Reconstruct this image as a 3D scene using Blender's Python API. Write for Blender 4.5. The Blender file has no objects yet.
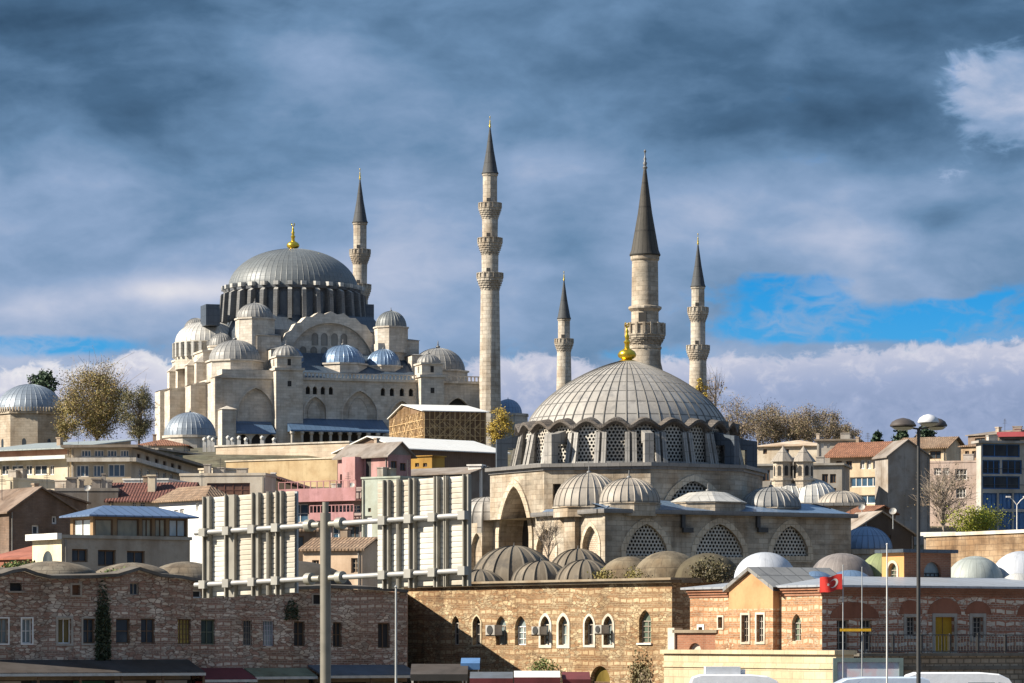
import bpy, bmesh, math, random
from mathutils import Vector, Matrix
R = math.radians
random.seed(7)
F, CZ, HY = 3480.0, 4.0, 640.0            # focal length in pixels, eye height, horizon row
sc = bpy.context.scene
COL = sc.collection
# ------------------------------------------------------------------ camera
cd = bpy.data.cameras.new('camera'); cam = bpy.data.objects.new('camera', cd); COL.objects.link(cam)
cam.location = (0, 0, CZ); cam.rotation_euler = (R(90), 0, 0)
cd.sensor_width = 36; cd.lens = F/1024*36; cd.shift_y = (HY-341.5)/1024
cd.clip_start = 1; cd.clip_end = 20000
sc.camera = cam
# ------------------------------------------------------------------ sun and sky
SUN_EL, SUN_A = 34, 12
sx, sy, sz = -math.cos(R(SUN_A))*math.cos(R(SUN_EL)), -math.sin(R(SUN_A))*math.cos(R(SUN_EL)), math.sin(R(SUN_EL))
sl = bpy.data.lights.new('sun', 'SUN'); sl.energy = 5.0; sl.angle = R(0.5); sl.color = (1, .91, .77)
so = bpy.data.objects.new('sun', sl); COL.objects.link(so)
so.rotation_euler = Vector((sx, sy, sz)).to_track_quat('Z', 'Y').to_euler(); so.location = (0, 0, 300)
vs = sc.view_settings
sc.display_settings.display_device = 'sRGB'
vs.view_transform = 'Standard'; vs.look = 'None'; vs.gamma = 1; vs.exposure = 1.0; vs.use_curve_mapping = False

class G:
    """small helper round a node tree"""
    def __init__(s, nt): s.nt = nt; s.nt.nodes.clear()
    def n(s, t, **k):
        x = s.nt.nodes.new(t)
        for a, b in k.items(): setattr(x, a, b)
        return x
    def put(s, i, v):
        if v is None: return
        if hasattr(v, 'is_output') or isinstance(v, bpy.types.NodeSocket): s.nt.links.new(v, i)
        else: i.default_value = v
    def m(s, op, a, b=None, c=None, clamp=False):
        x = s.n('ShaderNodeMath', operation=op, use_clamp=clamp)
        for i, v in enumerate((a, b, c)): s.put(x.inputs[i], v)
        return x.outputs[0]
    def mix(s, f, a, b, bt='MIX'):
        x = s.n('ShaderNodeMix', data_type='RGBA', blend_type=bt, clamp_factor=True)
        s.put(x.inputs[0], f); s.put(x.inputs[6], C4(a)); s.put(x.inputs[7], C4(b)); return x.outputs[2]
    def noise(s, vec, scale, det=4, rough=.55, dist=0):
        x = s.n('ShaderNodeTexNoise'); s.put(x.inputs['Vector'], vec); x.inputs['Scale'].default_value = scale
        x.inputs['Detail'].default_value = det; x.inputs['Roughness'].default_value = rough; x.inputs['Distortion'].default_value = dist
        return x.outputs[0]
    def ramp(s, v, a, b, o0=0, o1=1):
        x = s.n('ShaderNodeMapRange', interpolation_type='SMOOTHSTEP'); s.put(x.inputs[0], v)
        x.inputs[1].default_value = a; x.inputs[2].default_value = b; x.inputs[3].default_value = o0; x.inputs[4].default_value = o1
        return x.outputs[0]
    def comb(s, x_, y_, z_=0):
        x = s.n('ShaderNodeCombineXYZ'); s.put(x.inputs[0], x_); s.put(x.inputs[1], y_); s.put(x.inputs[2], z_); return x.outputs[0]
    def vmul(s, v, t):
        x = s.n('ShaderNodeVectorMath', operation='MULTIPLY'); s.put(x.inputs[0], v); x.inputs[1].default_value = t; return x.outputs[0]
def C4(c):
    if isinstance(c, (tuple, list)): return (c[0], c[1], c[2], 1)
    return c
def lin(h):
    """sRGB 0-255 triple to linear"""
    return tuple((v/255/12.92 if v/255 <= .04045 else ((v/255+.055)/1.055)**2.4) for v in h)

w = bpy.data.worlds.new('World'); sc.world = w; w.use_nodes = True
g = G(w.node_tree)
BG = 0.10
tc = g.n('ShaderNodeTexCoord'); sep = g.n('ShaderNodeSeparateXYZ'); g.put(sep.inputs[0], tc.outputs['Generated'])
X, Y, Z = sep.outputs
az = g.m('MULTIPLY', g.m('ARCTAN2', X, Y), 180/math.pi)      # compass bearing in degrees, 0 = north (+Y)
el = g.m('MULTIPLY', g.m('ARCSINE', Z), 180/math.pi)         # elevation in degrees
sky = g.n('ShaderNodeTexSky', sky_type='NISHITA'); sky.sun_disc = False
sky.sun_elevation = R(SUN_EL); sky.sun_rotation = R(-(90+SUN_A)); sky.air_density = 1.0; sky.dust_density = .4; sky.ozone_density = 2
clear = g.mix(1, sky.outputs[0], (.012, .31, .66), 'MULTIPLY')
def blob(a, e, ra, re):
    """soft patch of sky centred on bearing a, elevation e"""
    x = g.m('DIVIDE', g.m('SUBTRACT', az, a), ra); y = g.m('DIVIDE', g.m('SUBTRACT', el, e), re)
    q = g.m('ADD', g.m('MULTIPLY', x, x), g.m('MULTIPLY', y, y))
    return g.m('EXPONENT', g.m('MULTIPLY', q, -1))
def total(*v):
    t = v[0]
    for q in v[1:]: t = g.m('ADD', t, q)
    return t
def pa(px): return math.degrees(math.atan((px-512)/F))
def pe(py): return math.degrees(math.atan((HY-py)/F))
dg = 1/60.7                                                   # one photograph pixel in degrees
def B(px, py, rx, ry, k=1): return g.m('MULTIPLY', blob(pa(px), pe(py), rx*dg, ry*dg), k)
vec = g.comb(g.m('MULTIPLY', az, .30), g.m('MULTIPLY', el, .72), 3.1)
vec2 = g.comb(g.m('MULTIPLY', az, .42), g.m('MULTIPLY', el, .8), 9.7)
n1 = g.noise(vec, .8, 6, .5, .35)
n2 = g.noise(vec2, 1.5, 7, .52, .3)
vec3 = g.comb(g.m('MULTIPLY', az, 1.0), g.m('MULTIPLY', el, 1.3), 4.4)
n3 = g.noise(vec3, .9, 6, .5, .3); n4 = g.noise(vec3, 2.6, 6, .6, .4)
vec5 = g.comb(g.m('MULTIPLY', az, .55), g.m('MULTIPLY', el, .95), 17.3)
nb = g.m('SUBTRACT', .22, g.m('ABSOLUTE', g.m('SUBTRACT', g.noise(vec5, 1.0, 5, .5, .4), .5)))     # billows
nb2 = g.m('SUBTRACT', .12, g.m('ABSOLUTE', g.m('SUBTRACT', g.noise(vec5, 2.7, 6, .55, .5), .5)))
nc = g.m('SUBTRACT', n1, .5); nf = g.m('SUBTRACT', n2, .5)
# light cloud / dark cloud
bright = total(g.ramp(el, 10.8, 4.6, .19, .49), g.ramp(el, 12, 32, 0, .16), g.ramp(g.m('ABSOLUTE', az), 14, 45, 0, .06), g.m('MULTIPLY', nc, .75), g.m('MULTIPLY', nf, .34),
               B(420, 90, 180, 75, .13), B(60, 40, 150, 70, -.12), B(810, 125, 190, 50, -.24), B(870, 246, 110, 18, .14), B(700, 230, 60, 40, .05), B(640, 60, 160, 60, -.04), B(120, 130, 90, 30, -.05),
               g.m('MULTIPLY', g.ramp(g.m('ADD', B(1015, 105, 78, 66, 1), g.m('MULTIPLY', total(nf, nb2), 1.1)), .38, .70), g.m('ADD', .30, g.m('MULTIPLY', nf, .8))), g.m('MULTIPLY', nb, .18), g.m('MULTIPLY', nb2, .12), B(190, 292, 90, 14, .34), B(40, 312, 90, 16, .22), B(420, 260, 100, 50, .12), B(880, 235, 90, 22, .10),
               B(930, 220, 50, 20, -.12), B(570, 270, 50, 60, -.06), B(1000, 380, 80, 20, .1))
r = g.n('ShaderNodeValToRGB'); g.put(r.inputs[0], bright)
cr = r.color_ramp
stops = [(0, (56, 84, 112)), (.16, (76, 108, 140)), (.34, (108, 141, 176)), (.52, (142, 167, 201)), (.70, (180, 192, 217)), (.88, (214, 216, 228)), (1, (236, 234, 236))]
while len(cr.elements) < len(stops): cr.elements.new(.5)
EXPO = 2**vs.exposure
for e_, (p, c) in zip(cr.elements, stops):
    e_.position = p; l = lin(c); e_.color = (l[0], l[1], l[2], 1)
cloud = g.mix(1, r.outputs[0], (1/BG/EXPO,)*3, 'MULTIPLY')
# holes with clear sky
hole = total(g.m('MULTIPLY', nf, 1.5), g.m('MULTIPLY', nc, .6), g.m('MULTIPLY', g.m('SUBTRACT', n4, .5), .5), B(775, 298, 95, 38, 1.0), B(870, 332, 190, 13, .7), B(955, 318, 120, 26, 1.0), B(1005, 300, 60, 22, .6), B(620, 356, 90, 14, .7),
             B(40, 348, 120, 12, .80), B(130, 350, 60, 12, .3), B(955, 88, 16, 40, .30), B(885, 222, 34, 16, .35), B(500, 345, 40, 12, .25), B(850, 262, 90, 16, -.45), B(960, 296, 50, 10, -.55), B(868, 296, 34, 18, -.6),
             g.m('MULTIPLY', g.ramp(g.m('ABSOLUTE', az), 12, 30), .25))
blue = g.ramp(hole, .30, .74)
veil = g.m('MULTIPLY', g.ramp(g.m('ADD', n2, g.m('MULTIPLY', nb2, 1.2)), .46, .72), .55)
clear2 = g.mix(g.ramp(el, 6.6, 4.2, 0, .22), clear, tuple(v/BG/EXPO for v in lin((150, 205, 240))))
colr = g.mix(g.m('MULTIPLY', blue, g.m('SUBTRACT', 1, veil)), cloud, clear2)
# bank of cumulus standing on the horizon
topel = total(g.ramp(az, -8, 9, pe(370), pe(347)), g.m('MULTIPLY', g.m('SUBTRACT', n3, .5), .75), g.m('MULTIPLY', g.m('SUBTRACT', .25, g.m('ABSOLUTE', g.m('SUBTRACT', n4, .5))), .8), B(134, 362, 24, 40, .42), B(530, 360, 45, 40, .22), B(620, 360, 40, 40, -.12))
cm = g.ramp(g.m('SUBTRACT', topel, el), .12, .30)
dep = total(g.ramp(g.m('SUBTRACT', topel, el), .05, 1.1, .78, .42), g.m('MULTIPLY', g.m('SUBTRACT', n4, .5), .55), g.m('MULTIPLY', g.m('SUBTRACT', n3, .5), .35), g.ramp(az, -8, 6, .14, -.06))
r2_ = g.n('ShaderNodeValToRGB'); g.put(r2_.inputs[0], dep)
while len(r2_.color_ramp.elements) < 4: r2_.color_ramp.elements.new(.5)
for e_, (p, c) in zip(r2_.color_ramp.elements, ((.1, (120, 142, 178)), (.45, (160, 174, 206)), (.75, (206, 208, 224)), (1, (240, 238, 240)))):
    e_.position = p; l = lin(c); e_.color = (l[0], l[1], l[2], 1)
colr = g.mix(cm, colr, g.mix(1, r2_.outputs[0], (1/BG/EXPO,)*3, 'MULTIPLY'))
lo = g.ramp(el, -1.5, 0)
colr = g.mix(lo, tuple(v/BG for v in (.12, .13, .15)), colr)
bg = g.n('ShaderNodeBackground'); g.put(bg.inputs[0], colr); bg.inputs[1].default_value = BG
wo = g.n('ShaderNodeOutputWorld'); g.put(wo.inputs[0], bg.outputs[0])

# ------------------------------------------------------------------ materials
MC = {}
def base_mat(name):
    m = bpy.data.materials.new(name); m.use_nodes = True
    q = G(m.node_tree); p = q.n('ShaderNodeBsdfPrincipled'); o = q.n('ShaderNodeOutputMaterial'); q.put(o.inputs[0], p.outputs[0])
    t = q.n('ShaderNodeTexCoord'); return m, q, p, t
def bump(q, p, h, s, d=.05):
    b = q.n('ShaderNodeBump'); q.put(b.inputs['Height'], h); b.inputs['Strength'].default_value = s; b.inputs['Distance'].default_value = d
    q.put(p.inputs['Normal'], b.outputs[0])
def sc3(c, k): return tuple(min(1, v*k) for v in c)
def stains(q, t, col, amt=.45, vert=True, warm=(.30, .25, .20)):
    """weathering: broad blotches, rain streaks and fine grain"""
    ob = t.outputs['Object']
    a = q.ramp(q.noise(ob, .35, 5), .38, .68)
    c = q.mix(q.m('MULTIPLY', a, amt), col, q.mix(1, col, sc3(warm, 2.2), 'MULTIPLY'))
    if vert:
        s = q.ramp(q.noise(q.vmul(ob, (1.3, 1.3, .12)), 1.2, 4), .5, .8)
        c = q.mix(q.m('MULTIPLY', s, amt*.9), c, q.mix(1, c, (.52, .49, .46), 'MULTIPLY'))
    if vert:
        s2 = q.ramp(q.noise(q.vmul(ob, (1, 1, .10)), .42, 5, .62), .47, .70); c = q.mix(q.m('MULTIPLY', s2, amt*.85), c, q.mix(1, c, (.54, .51, .48), 'MULTIPLY'))
    d_ = q.ramp(q.noise(ob, 1.0, 6, .66), .50, .74); c = q.mix(q.m('MULTIPLY', d_, amt*.8), c, q.mix(1, c, (.50, .46, .42), 'MULTIPLY'))
    f = q.noise(ob, 6, 3)
    return q.mix(q.ramp(f, .3, .7, 0, .22), c, q.mix(1, c, (.7, .69, .67), 'MULTIPLY'))
def plaster(name, c, amt=.4, rough=.9):
    if name in MC: return MC[name]
    amt = min(.95, amt*1.4) if amt > .2 else amt
    m, q, p, t = base_mat(name)
    q.put(p.inputs['Base Color'], stains(q, t, q.mix(0, c, c), amt)); p.inputs['Roughness'].default_value = rough
    bump(q, p, q.noise(t.outputs['Object'], 3, 4), .25, .03); MC[name] = m; return m
def stone(name, c, c2, mortar, bw=1.0, bh=.5, amt=.45, ms=.03, bs=.5):
    if name in MC: return MC[name]
    m, q, p, t = base_mat(name)
    b = q.n('ShaderNodeTexBrick'); q.put(b.inputs['Vector'], t.outputs['UV'])
    b.inputs['Color1'].default_value = C4(c); b.inputs['Color2'].default_value = C4(c2); b.inputs['Mortar'].default_value = C4(mortar)
    b.inputs['Scale'].default_value = 1; b.inputs['Mortar Size'].default_value = ms; b.inputs['Mortar Smooth'].default_value = .3
    b.inputs['Brick Width'].default_value = bw; b.inputs['Row Height'].default_value = bh; b.inputs['Bias'].default_value = -.1
    soot = q.ramp(q.noise(q.vmul(t.outputs['UV'], (.5, 1.1, 1)), .55, 6, .62), .46, .72)
    bc = q.mix(q.m('MULTIPLY', soot, amt), b.outputs[0], sc3(c2, .5))
    q.put(p.inputs['Base Color'], stains(q, t, bc, amt)); p.inputs['Roughness'].default_value = .92
    h = q.m('ADD', q.m('MULTIPLY', b.outputs[1], -.6), q.m('MULTIPLY', q.noise(t.outputs['Object'], 4, 4), .7)); bump(q, p, h, bs, .06)
    MC[name] = m; return m
def banded(name, st, st2, br, period=1.05, share=.55, bw=.75, amt=.55, rowshift=0, rub_at=.52):
    """courses of pale ashlar alternating with courses of thin red brick"""
    if name in MC: return MC[name]
    m, q, p, t = base_mat(name)
    s = q.n('ShaderNodeSeparateXYZ'); q.put(s.inputs[0], t.outputs['UV'])
    wob = q.m('MULTIPLY', q.m('SUBTRACT', q.noise(t.outputs['UV'], .45, 4), .5), .7)
    v = q.m('ADD', s.outputs[1], wob)
    fr = q.m('FRACT', q.m('DIVIDE', q.m('ADD', v, rowshift), period))
    isb = q.ramp(fr, share-.05, share+.05)
    b = q.n('ShaderNodeTexBrick'); q.put(b.inputs['Vector'], q.comb(s.outputs[0], v)); b.inputs['Scale'].default_value = 1
    b.inputs['Color1'].default_value = C4(st); b.inputs['Color2'].default_value = C4(st2); b.inputs['Mortar'].default_value = C4(br)
    b.inputs['Brick Width'].default_value = bw; b.inputs['Row Height'].default_value = period/2; b.inputs['Mortar Size'].default_value = .055; b.inputs['Bias'].default_value = 0
    k = q.n('ShaderNodeTexBrick'); q.put(k.inputs['Vector'], t.outputs['UV']); k.inputs['Scale'].default_value = 1
    k.inputs['Color1'].default_value = C4(br); k.inputs['Color2'].default_value = C4(sc3(br, .62)); k.inputs['Mortar'].default_value = C4(sc3(st, .7))
    k.inputs['Brick Width'].default_value = .36; k.inputs['Row Height'].default_value = .12; k.inputs['Mortar Size'].default_value = .014
    patch = q.ramp(q.noise(t.outputs['UV'], .8, 5, .65), .55, .66)           # places where the facing is all brick or all rubble
    c = q.mix(isb, b.outputs[0], k.outputs[0]); c = q.mix(q.m('MULTIPLY', patch, .8), c, k.outputs[0])
    rub = q.n('ShaderNodeTexVoronoi'); q.put(rub.inputs['Vector'], q.vmul(t.outputs['UV'], (1, 2.5, 1))); rub.inputs['Scale'].default_value = 2.6
    rs = q.n('ShaderNodeSeparateXYZ'); q.put(rs.inputs[0], rub.outputs['Color'])
    rc = q.mix(rs.outputs[0], sc3(st, .50), sc3(st, 1.22)); rc = q.mix(q.m('GREATER_THAN', rs.outputs[1], .72), rc, sc3(br, 1.15))
    ed = q.n('ShaderNodeTexVoronoi', feature='DISTANCE_TO_EDGE'); q.put(ed.inputs['Vector'], q.vmul(t.outputs['UV'], (1, 2.5, 1))); ed.inputs['Scale'].default_value = 2.6
    rc = q.mix(q.ramp(ed.outputs[0], .03, .10), sc3(br, .55), rc)
    p2 = q.ramp(q.noise(q.vmul(t.outputs['UV'], (1, 1.6, 1)), .5, 5, .65), rub_at, rub_at+.10); c = q.mix(q.m('MULTIPLY', p2, .88), c, rc)
    q.put(p.inputs['Base Color'], stains(q, t, c, amt)); p.inputs['Roughness'].default_value = .93
    h = q.m('ADD', q.m('MULTIPLY', b.outputs[1], -.5), q.noise(t.outputs['Object'], 5, 4)); bump(q, p, h, .7, .06)
    MC[name] = m; return m
def lead(name, c, rows=1.6, seam=.7, rough=.5, metal=.25, mott=.4, us=.045):
    """sheet lead: UV u counts the standing seams, v is metres up the slope"""
    if name in MC: return MC[name]
    m, q, p, t = base_mat(name)
    s = q.n('ShaderNodeSeparateXYZ'); q.put(s.inputs[0], t.outputs['UV'])
    fu = q.m('FRACT', q.m('ADD', s.outputs[0], .5)); su = q.m('LESS_THAN', q.m('ABSOLUTE', q.m('SUBTRACT', fu, .5)), us)
    fv = q.m('FRACT', q.m('DIVIDE', s.outputs[1], rows)); sv = q.m('LESS_THAN', fv, .075)
    ln = q.m('MAXIMUM', su, sv)
    cell = q.comb(q.m('FLOOR', s.outputs[0]), q.m('FLOOR', q.m('DIVIDE', s.outputs[1], rows)), 0)
    wn = q.n('ShaderNodeTexWhiteNoise', noise_dimensions='2D'); q.put(wn.inputs[0], cell)
    col = q.mix(q.ramp(wn.outputs[0], 0, 1, 0, mott*.8), c, sc3(c, .68))
    big = q.ramp(q.noise(t.outputs['Object'], .3, 5), .35, .7); col = q.mix(q.m('MULTIPLY', big, mott), col, sc3((c[0]*1.05, c[1]*.98, c[2]*.9), .66))
    st = q.ramp(q.noise(q.comb(q.m('MULTIPLY', s.outputs[0], 2.3), q.m('MULTIPLY', s.outputs[1], .25), 0), 1.3, 3), .5, .75)
    col = q.mix(q.m('MULTIPLY', st, mott*.7), col, sc3(c, 1.3))
    blot = q.ramp(q.noise(t.outputs['Object'], 1.1, 6, .65), .48, .70); col = q.mix(q.m('MULTIPLY', blot, mott), col, sc3((c[0]*.9, c[1]*.92, c[2]), .45))
    pale = q.ramp(q.noise(t.outputs['Object'], .75, 5, .6), .58, .72); col = q.mix(q.m('MULTIPLY', pale, mott*.6), col, sc3((c[0]*1.05, c[1], c[2]*.94), 1.35))
    col = q.mix(q.m('MULTIPLY', ln, seam), col, sc3(c, .22))
    q.put(p.inputs['Base Color'], col); p.inputs['Roughness'].default_value = rough; p.inputs['Metallic'].default_value = metal
    h = q.m('ADD', q.m('MULTIPLY', ln, .5), q.noise(t.outputs['Object'], 1.2, 4)); bump(q, p, h, .35, .06)
    MC[name] = m; return m
def tiles(name, c, amt=.6):
    if name in MC: return MC[name]
    m, q, p, t = base_mat(name)
    b = q.n('ShaderNodeTexBrick'); q.put(b.inputs['Vector'], t.outputs['UV']); b.inputs['Scale'].default_value = 1
    b.inputs['Color1'].default_value = C4(sc3(c, 1.15)); b.inputs['Color2'].default_value = C4(sc3(c, .7)); b.inputs['Mortar'].default_value = C4(sc3(c, .35))
    b.inputs['Brick Width'].default_value = .3; b.inputs['Row Height'].default_value = .42; b.inputs['Mortar Size'].default_value = .03
    q.put(p.inputs['Base Color'], stains(q, t, b.outputs[0], amt, False)); p.inputs['Roughness'].default_value = .85
    s = q.n('ShaderNodeSeparateXYZ'); q.put(s.inputs[0], t.outputs['UV'])
    bump(q, p, q.m('SINE', q.m('MULTIPLY', s.outputs[0], 21)), .6, .06); MC[name] = m; return m
def sheet(name, c, pitch=.5, rough=.45, metal=.3, amt=.3, line=.4):
    """ribbed sheet roofing"""
    if name in MC: return MC[name]
    m, q, p, t = base_mat(name)
    s = q.n('ShaderNodeSeparateXYZ'); q.put(s.inputs[0], t.outputs['UV'])
    f = q.m('FRACT', q.m('DIVIDE', s.outputs[0], pitch)); l = q.m('LESS_THAN', f, .14)
    col = q.mix(q.m('MULTIPLY', l, line), c, sc3(c, .4))
    q.put(p.inputs['Base Color'], stains(q, t, col, amt, False, (.38, .36, .34))); p.inputs['Roughness'].default_value = rough; p.inputs['Metallic'].default_value = metal
    bump(q, p, l, .6, .05); MC[name] = m; return m
def metal(name, c, rough=.45, met=.6):
    if name in MC: return MC[name]
    m, q, p, t = base_mat(name)
    q.put(p.inputs['Base Color'], q.mix(q.ramp(q.noise(t.outputs['Object'], 2.5, 5), .4, .75, 0, .5), c, sc3(c, .55)))
    p.inputs['Roughness'].default_value = rough; p.inputs['Metallic'].default_value = met; MC[name] = m; return m
def glass(name, c=(.03, .04, .05), rough=.08, var=.5):
    if name in MC: return MC[name]
    m, q, p, t = base_mat(name)
    oi = q.n('ShaderNodeObjectInfo')
    k = q.ramp(q.noise(q.vmul(t.outputs['Object'], (1, 1, .5)), .9, 3), .35, .7)
    col = q.mix(q.m('MULTIPLY', k, var), c, sc3((c[0]*2.2+.02, c[1]*2.0+.02, c[2]*1.8+.015), 1.4))
    col = q.mix(q.m('MULTIPLY', oi.outputs['Random'], .4), col, sc3(c, .4))
    q.put(p.inputs['Base Color'], col); p.inputs['Roughness'].default_value = rough; p.inputs['IOR'].default_value = 1.5; p.inputs['Specular IOR Level'].default_value = .5 if c[2] > .06 else .22
    MC[name] = m; return m
def leafm(name, cols, trans=.25):
    if name in MC: return MC[name]
    m, q, p, t = base_mat(name)
    ge = q.n('ShaderNodeNewGeometry'); rp = q.n('ShaderNodeValToRGB'); q.put(rp.inputs[0], ge.outputs['Random Per Island'])
    while len(rp.color_ramp.elements) < len(cols): rp.color_ramp.elements.new(.5)
    for i, (e_, c) in enumerate(zip(rp.color_ramp.elements, cols)): e_.position = i/(max(1, len(cols)-1)); e_.color = C4(c)
    q.put(p.inputs['Base Color'], rp.outputs[0]); p.inputs['Roughness'].default_value = .7
    MC[name] = m; return m

# ------------------------------------------------------------------ mesh builder
class MB:
    def __init__(s): s.v = []; s.f = []; s.uv = []
    def quad(s, *pts, uv=None):
        i = len(s.v); s.v += [Vector(p) for p in pts]; s.f.append(tuple(range(i, i+len(pts)))); s.uv.append(uv)
    def box(s, x0, x1, y0, y1, z0, z1, rot=0, c=(0, 0)):
        P = [(x0, y0), (x1, y0), (x1, y1), (x0, y1)]
        if rot:
            a, b = math.cos(rot), math.sin(rot); P = [(c[0]+(x-c[0])*a-(y-c[1])*b, c[1]+(x-c[0])*b+(y-c[1])*a) for x, y in P]
        s.prism(P, z0, z1)
    def prism(s, P, z0, z1, bottom=True, top=True):
        n = len(P)
        for i in range(n):
            a, b = P[i], P[(i+1) % n]
            s.quad((a[0], a[1], z0), (b[0], b[1], z0), (b[0], b[1], z1), (a[0], a[1], z1))
        if top: s.quad(*[(p[0], p[1], z1) for p in P])
        if bottom: s.quad(*[(p[0], p[1], z0) for p in reversed(P)])
    def frustum(s, P, z0, Q, z1):
        n = len(P)
        for i in range(n):
            j = (i+1) % n; s.quad((*P[i], z0), (*P[j], z0), (*Q[j], z1), (*Q[i], z1))
        s.quad(*[(*q, z1) for q in Q])
    def pyramid(s, P, z0, apex):
        n = len(P)
        for i in range(n): s.quad((*P[i], z0), (*P[(i+1) % n], z0), apex)
    def lathe(s, cx, cy, prof, n=24, seams=0, h=.05, a0=0, a1=2*math.pi, uvn=None):
        """surface of revolution; seams > 0 raises that many thin standing seams"""
        full = abs(a1-a0) > 6.28
        if seams:
            an = []
            for k in range(seams):
                for o, e in ((-.09, 0), (0, h), (.09, 0)): an.append(((k+o)/seams*2*math.pi, e))
        else: an = [(a0+(a1-a0)*k/n, 0) for k in range(n if full else n+1)]
        un = uvn or seams or max(8, n)
        al = [0]
        for i in range(1, len(prof)): al.append(al[-1]+math.hypot(prof[i][0]-prof[i-1][0], prof[i][1]-prof[i-1][1]))
        m = len(an); st = len(s.v)
        for r, z in prof:
            for a, e in an: s.v.append(Vector((cx+(r+e*min(1, r/2))*math.cos(a), cy+(r+e*min(1, r/2))*math.sin(a), z+e*.5)))
        for i in range(len(prof)-1):
            for k in range(m if full else m-1):
                j = (k+1) % m; ua = an[k][0]/2/math.pi*un; ub = an[j][0]/2/math.pi*un
                if j == 0 and full: ub += un
                A, Bq, Cq, D = st+i*m+k, st+i*m+j, st+(i+1)*m+j, st+(i+1)*m+k
                u4 = [(ua, al[i]), (ub, al[i]), (ub, al[i+1]), (ua, al[i+1])]
                if prof[i+1][0] < 1e-4: s.f.append((A, Bq, D)); s.uv.append([u4[0], u4[1], u4[3]])
                elif prof[i][0] < 1e-4: s.f.append((A, Cq, D)); s.uv.append([u4[0], u4[2], u4[3]])
                else: s.f.append((A, Bq, Cq, D)); s.uv.append(u4)
    def dome(s, cx, cy, z0, r, h, seams=32, e=.05, rings=9, point=.0, skirt=0, a0=0, a1=2*math.pi, n=24):
        pr = []
        if skirt: pr.append((r*1.0, z0-skirt))
        for i in range(rings+1):
            t = i/rings*math.pi/2; pr.append((r*math.cos(t) if i < rings else 0, z0+h*(math.sin(t)*(1-point)+point*(i/rings))))
        s.lathe(cx, cy, pr, n=n, seams=seams if abs(a1-a0) > 6.28 else 0, h=e, a0=a0, a1=a1, uvn=seams)
    def tube(s, pts, r, n=8, r2=None):
        pts = [Vector(p) for p in pts]; st = len(s.v); L = len(pts)
        for i, p in enumerate(pts):
            d = (pts[min(i+1, L-1)]-pts[max(i-1, 0)]).normalized()
            a = d.cross(Vector((0, 0, 1)) if abs(d.z) < .95 else Vector((1, 0, 0))).normalized(); b = d.cross(a)
            rr = r if r2 is None else r+(r2-r)*i/(L-1)
            for k in range(n):
                t = 2*math.pi*k/n; s.v.append(p+a*rr*math.cos(t)+b*rr*math.sin(t))
        for i in range(L-1):
            for k in range(n):
                j = (k+1) % n; s.f.append((st+i*n+k, st+(i+1)*n+k, st+(i+1)*n+j, st+i*n+j)); s.uv.append(None)
        for e in (0, L-1):
            f = tuple(st+e*n+k for k in range(n)); s.f.append(f if e == 0 else f[::-1]); s.uv.append(None)
    def mark(s):
        if not hasattr(s, 'mk'): s.mk = [(0, 0)]
        s.mk.append((len(s.v), len(s.f)))
    def build_each(s, name, mat, parent=None, smooth=False):
        """one object per piece between marks"""
        out = []
        for (v0, f0), (v1, f1) in zip(s.mk, s.mk[1:]):
            p = MB(); p.v = s.v[v0:v1]; p.f = [tuple(i-v0 for i in f) for f in s.f[f0:f1]]; p.uv = s.uv[f0:f1]; out.append(p.build(name, mat, parent, smooth))
        return out
    def build(s, name, mat, parent=None, smooth=False, loc=None, rot=0):
        me = bpy.data.meshes.new(name); me.from_pydata([tuple(v) for v in s.v], [], s.f)
        ul = me.uv_layers.new(name='UVMap').data
        for p, uv in zip(me.polygons, s.uv):
            if uv:
                for li, q in zip(p.loop_indices, uv): ul[li].uv = q
            else:
                nn = p.normal
                if abs(nn.z) > .985: t, b = Vector((1, 0, 0)), Vector((0, 1, 0))
                else: t = Vector((0, 0, 1)).cross(nn).normalized(); b = nn.cross(t)
                for li in p.loop_indices:
                    co = me.vertices[me.loops[li].vertex_index].co; ul[li].uv = (co.dot(t), co.dot(b))
        if smooth:
            me.polygons.foreach_set('use_smooth', [True]*len(me.polygons)); me.set_sharp_from_angle(angle=R(smooth if smooth > 1 else 40))
        me.materials.append(mat); me.update()
        o = bpy.data.objects.new(name, me); COL.objects.link(o)
        if parent: o.parent = parent
        if loc: o.location = loc
        o.rotation_euler.z = rot
        return o
def tag(o, label, cat, group=None):
    o['label'] = label; o['category'] = cat
    if group: o['group'] = group
    return o
def thing(name, label, cat, loc=(0, 0, 0), rz=0, group=None):
    o = bpy.data.objects.new(name, None); COL.objects.link(o); o.location = loc; o.rotation_euler.z = rz; o.empty_display_size = .5
    return tag(o, label, cat, group)
def struct(o): o['kind'] = 'structure'; return o
def copy_tree(o, parent=None):
    c = o.copy(); COL.objects.link(c)
    if parent: c.parent = parent
    for ch in list(o.children): copy_tree(ch, c)
    return c
HS = [(0, 0), (240, 0), (262, 2), (300, 5), (350, 8), (400, 13), (450, 19), (500, 25), (545, 28), (566, 34), (600, 36.5), (650, 40), (700, 42), (800, 45), (1000, 46), (1500, 20), (9000, 0)]
def H(x, y):
    d = y
    for (a, za), (b, zb) in zip(HS, HS[1:]):
        if d <= b: k = max(0, (d-a)/(b-a)); return za+(zb-za)*k
    return 0
def P(px, py, d): return Vector(((px-512)/F*d, d, CZ+(HY-py)/F*d))
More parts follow.
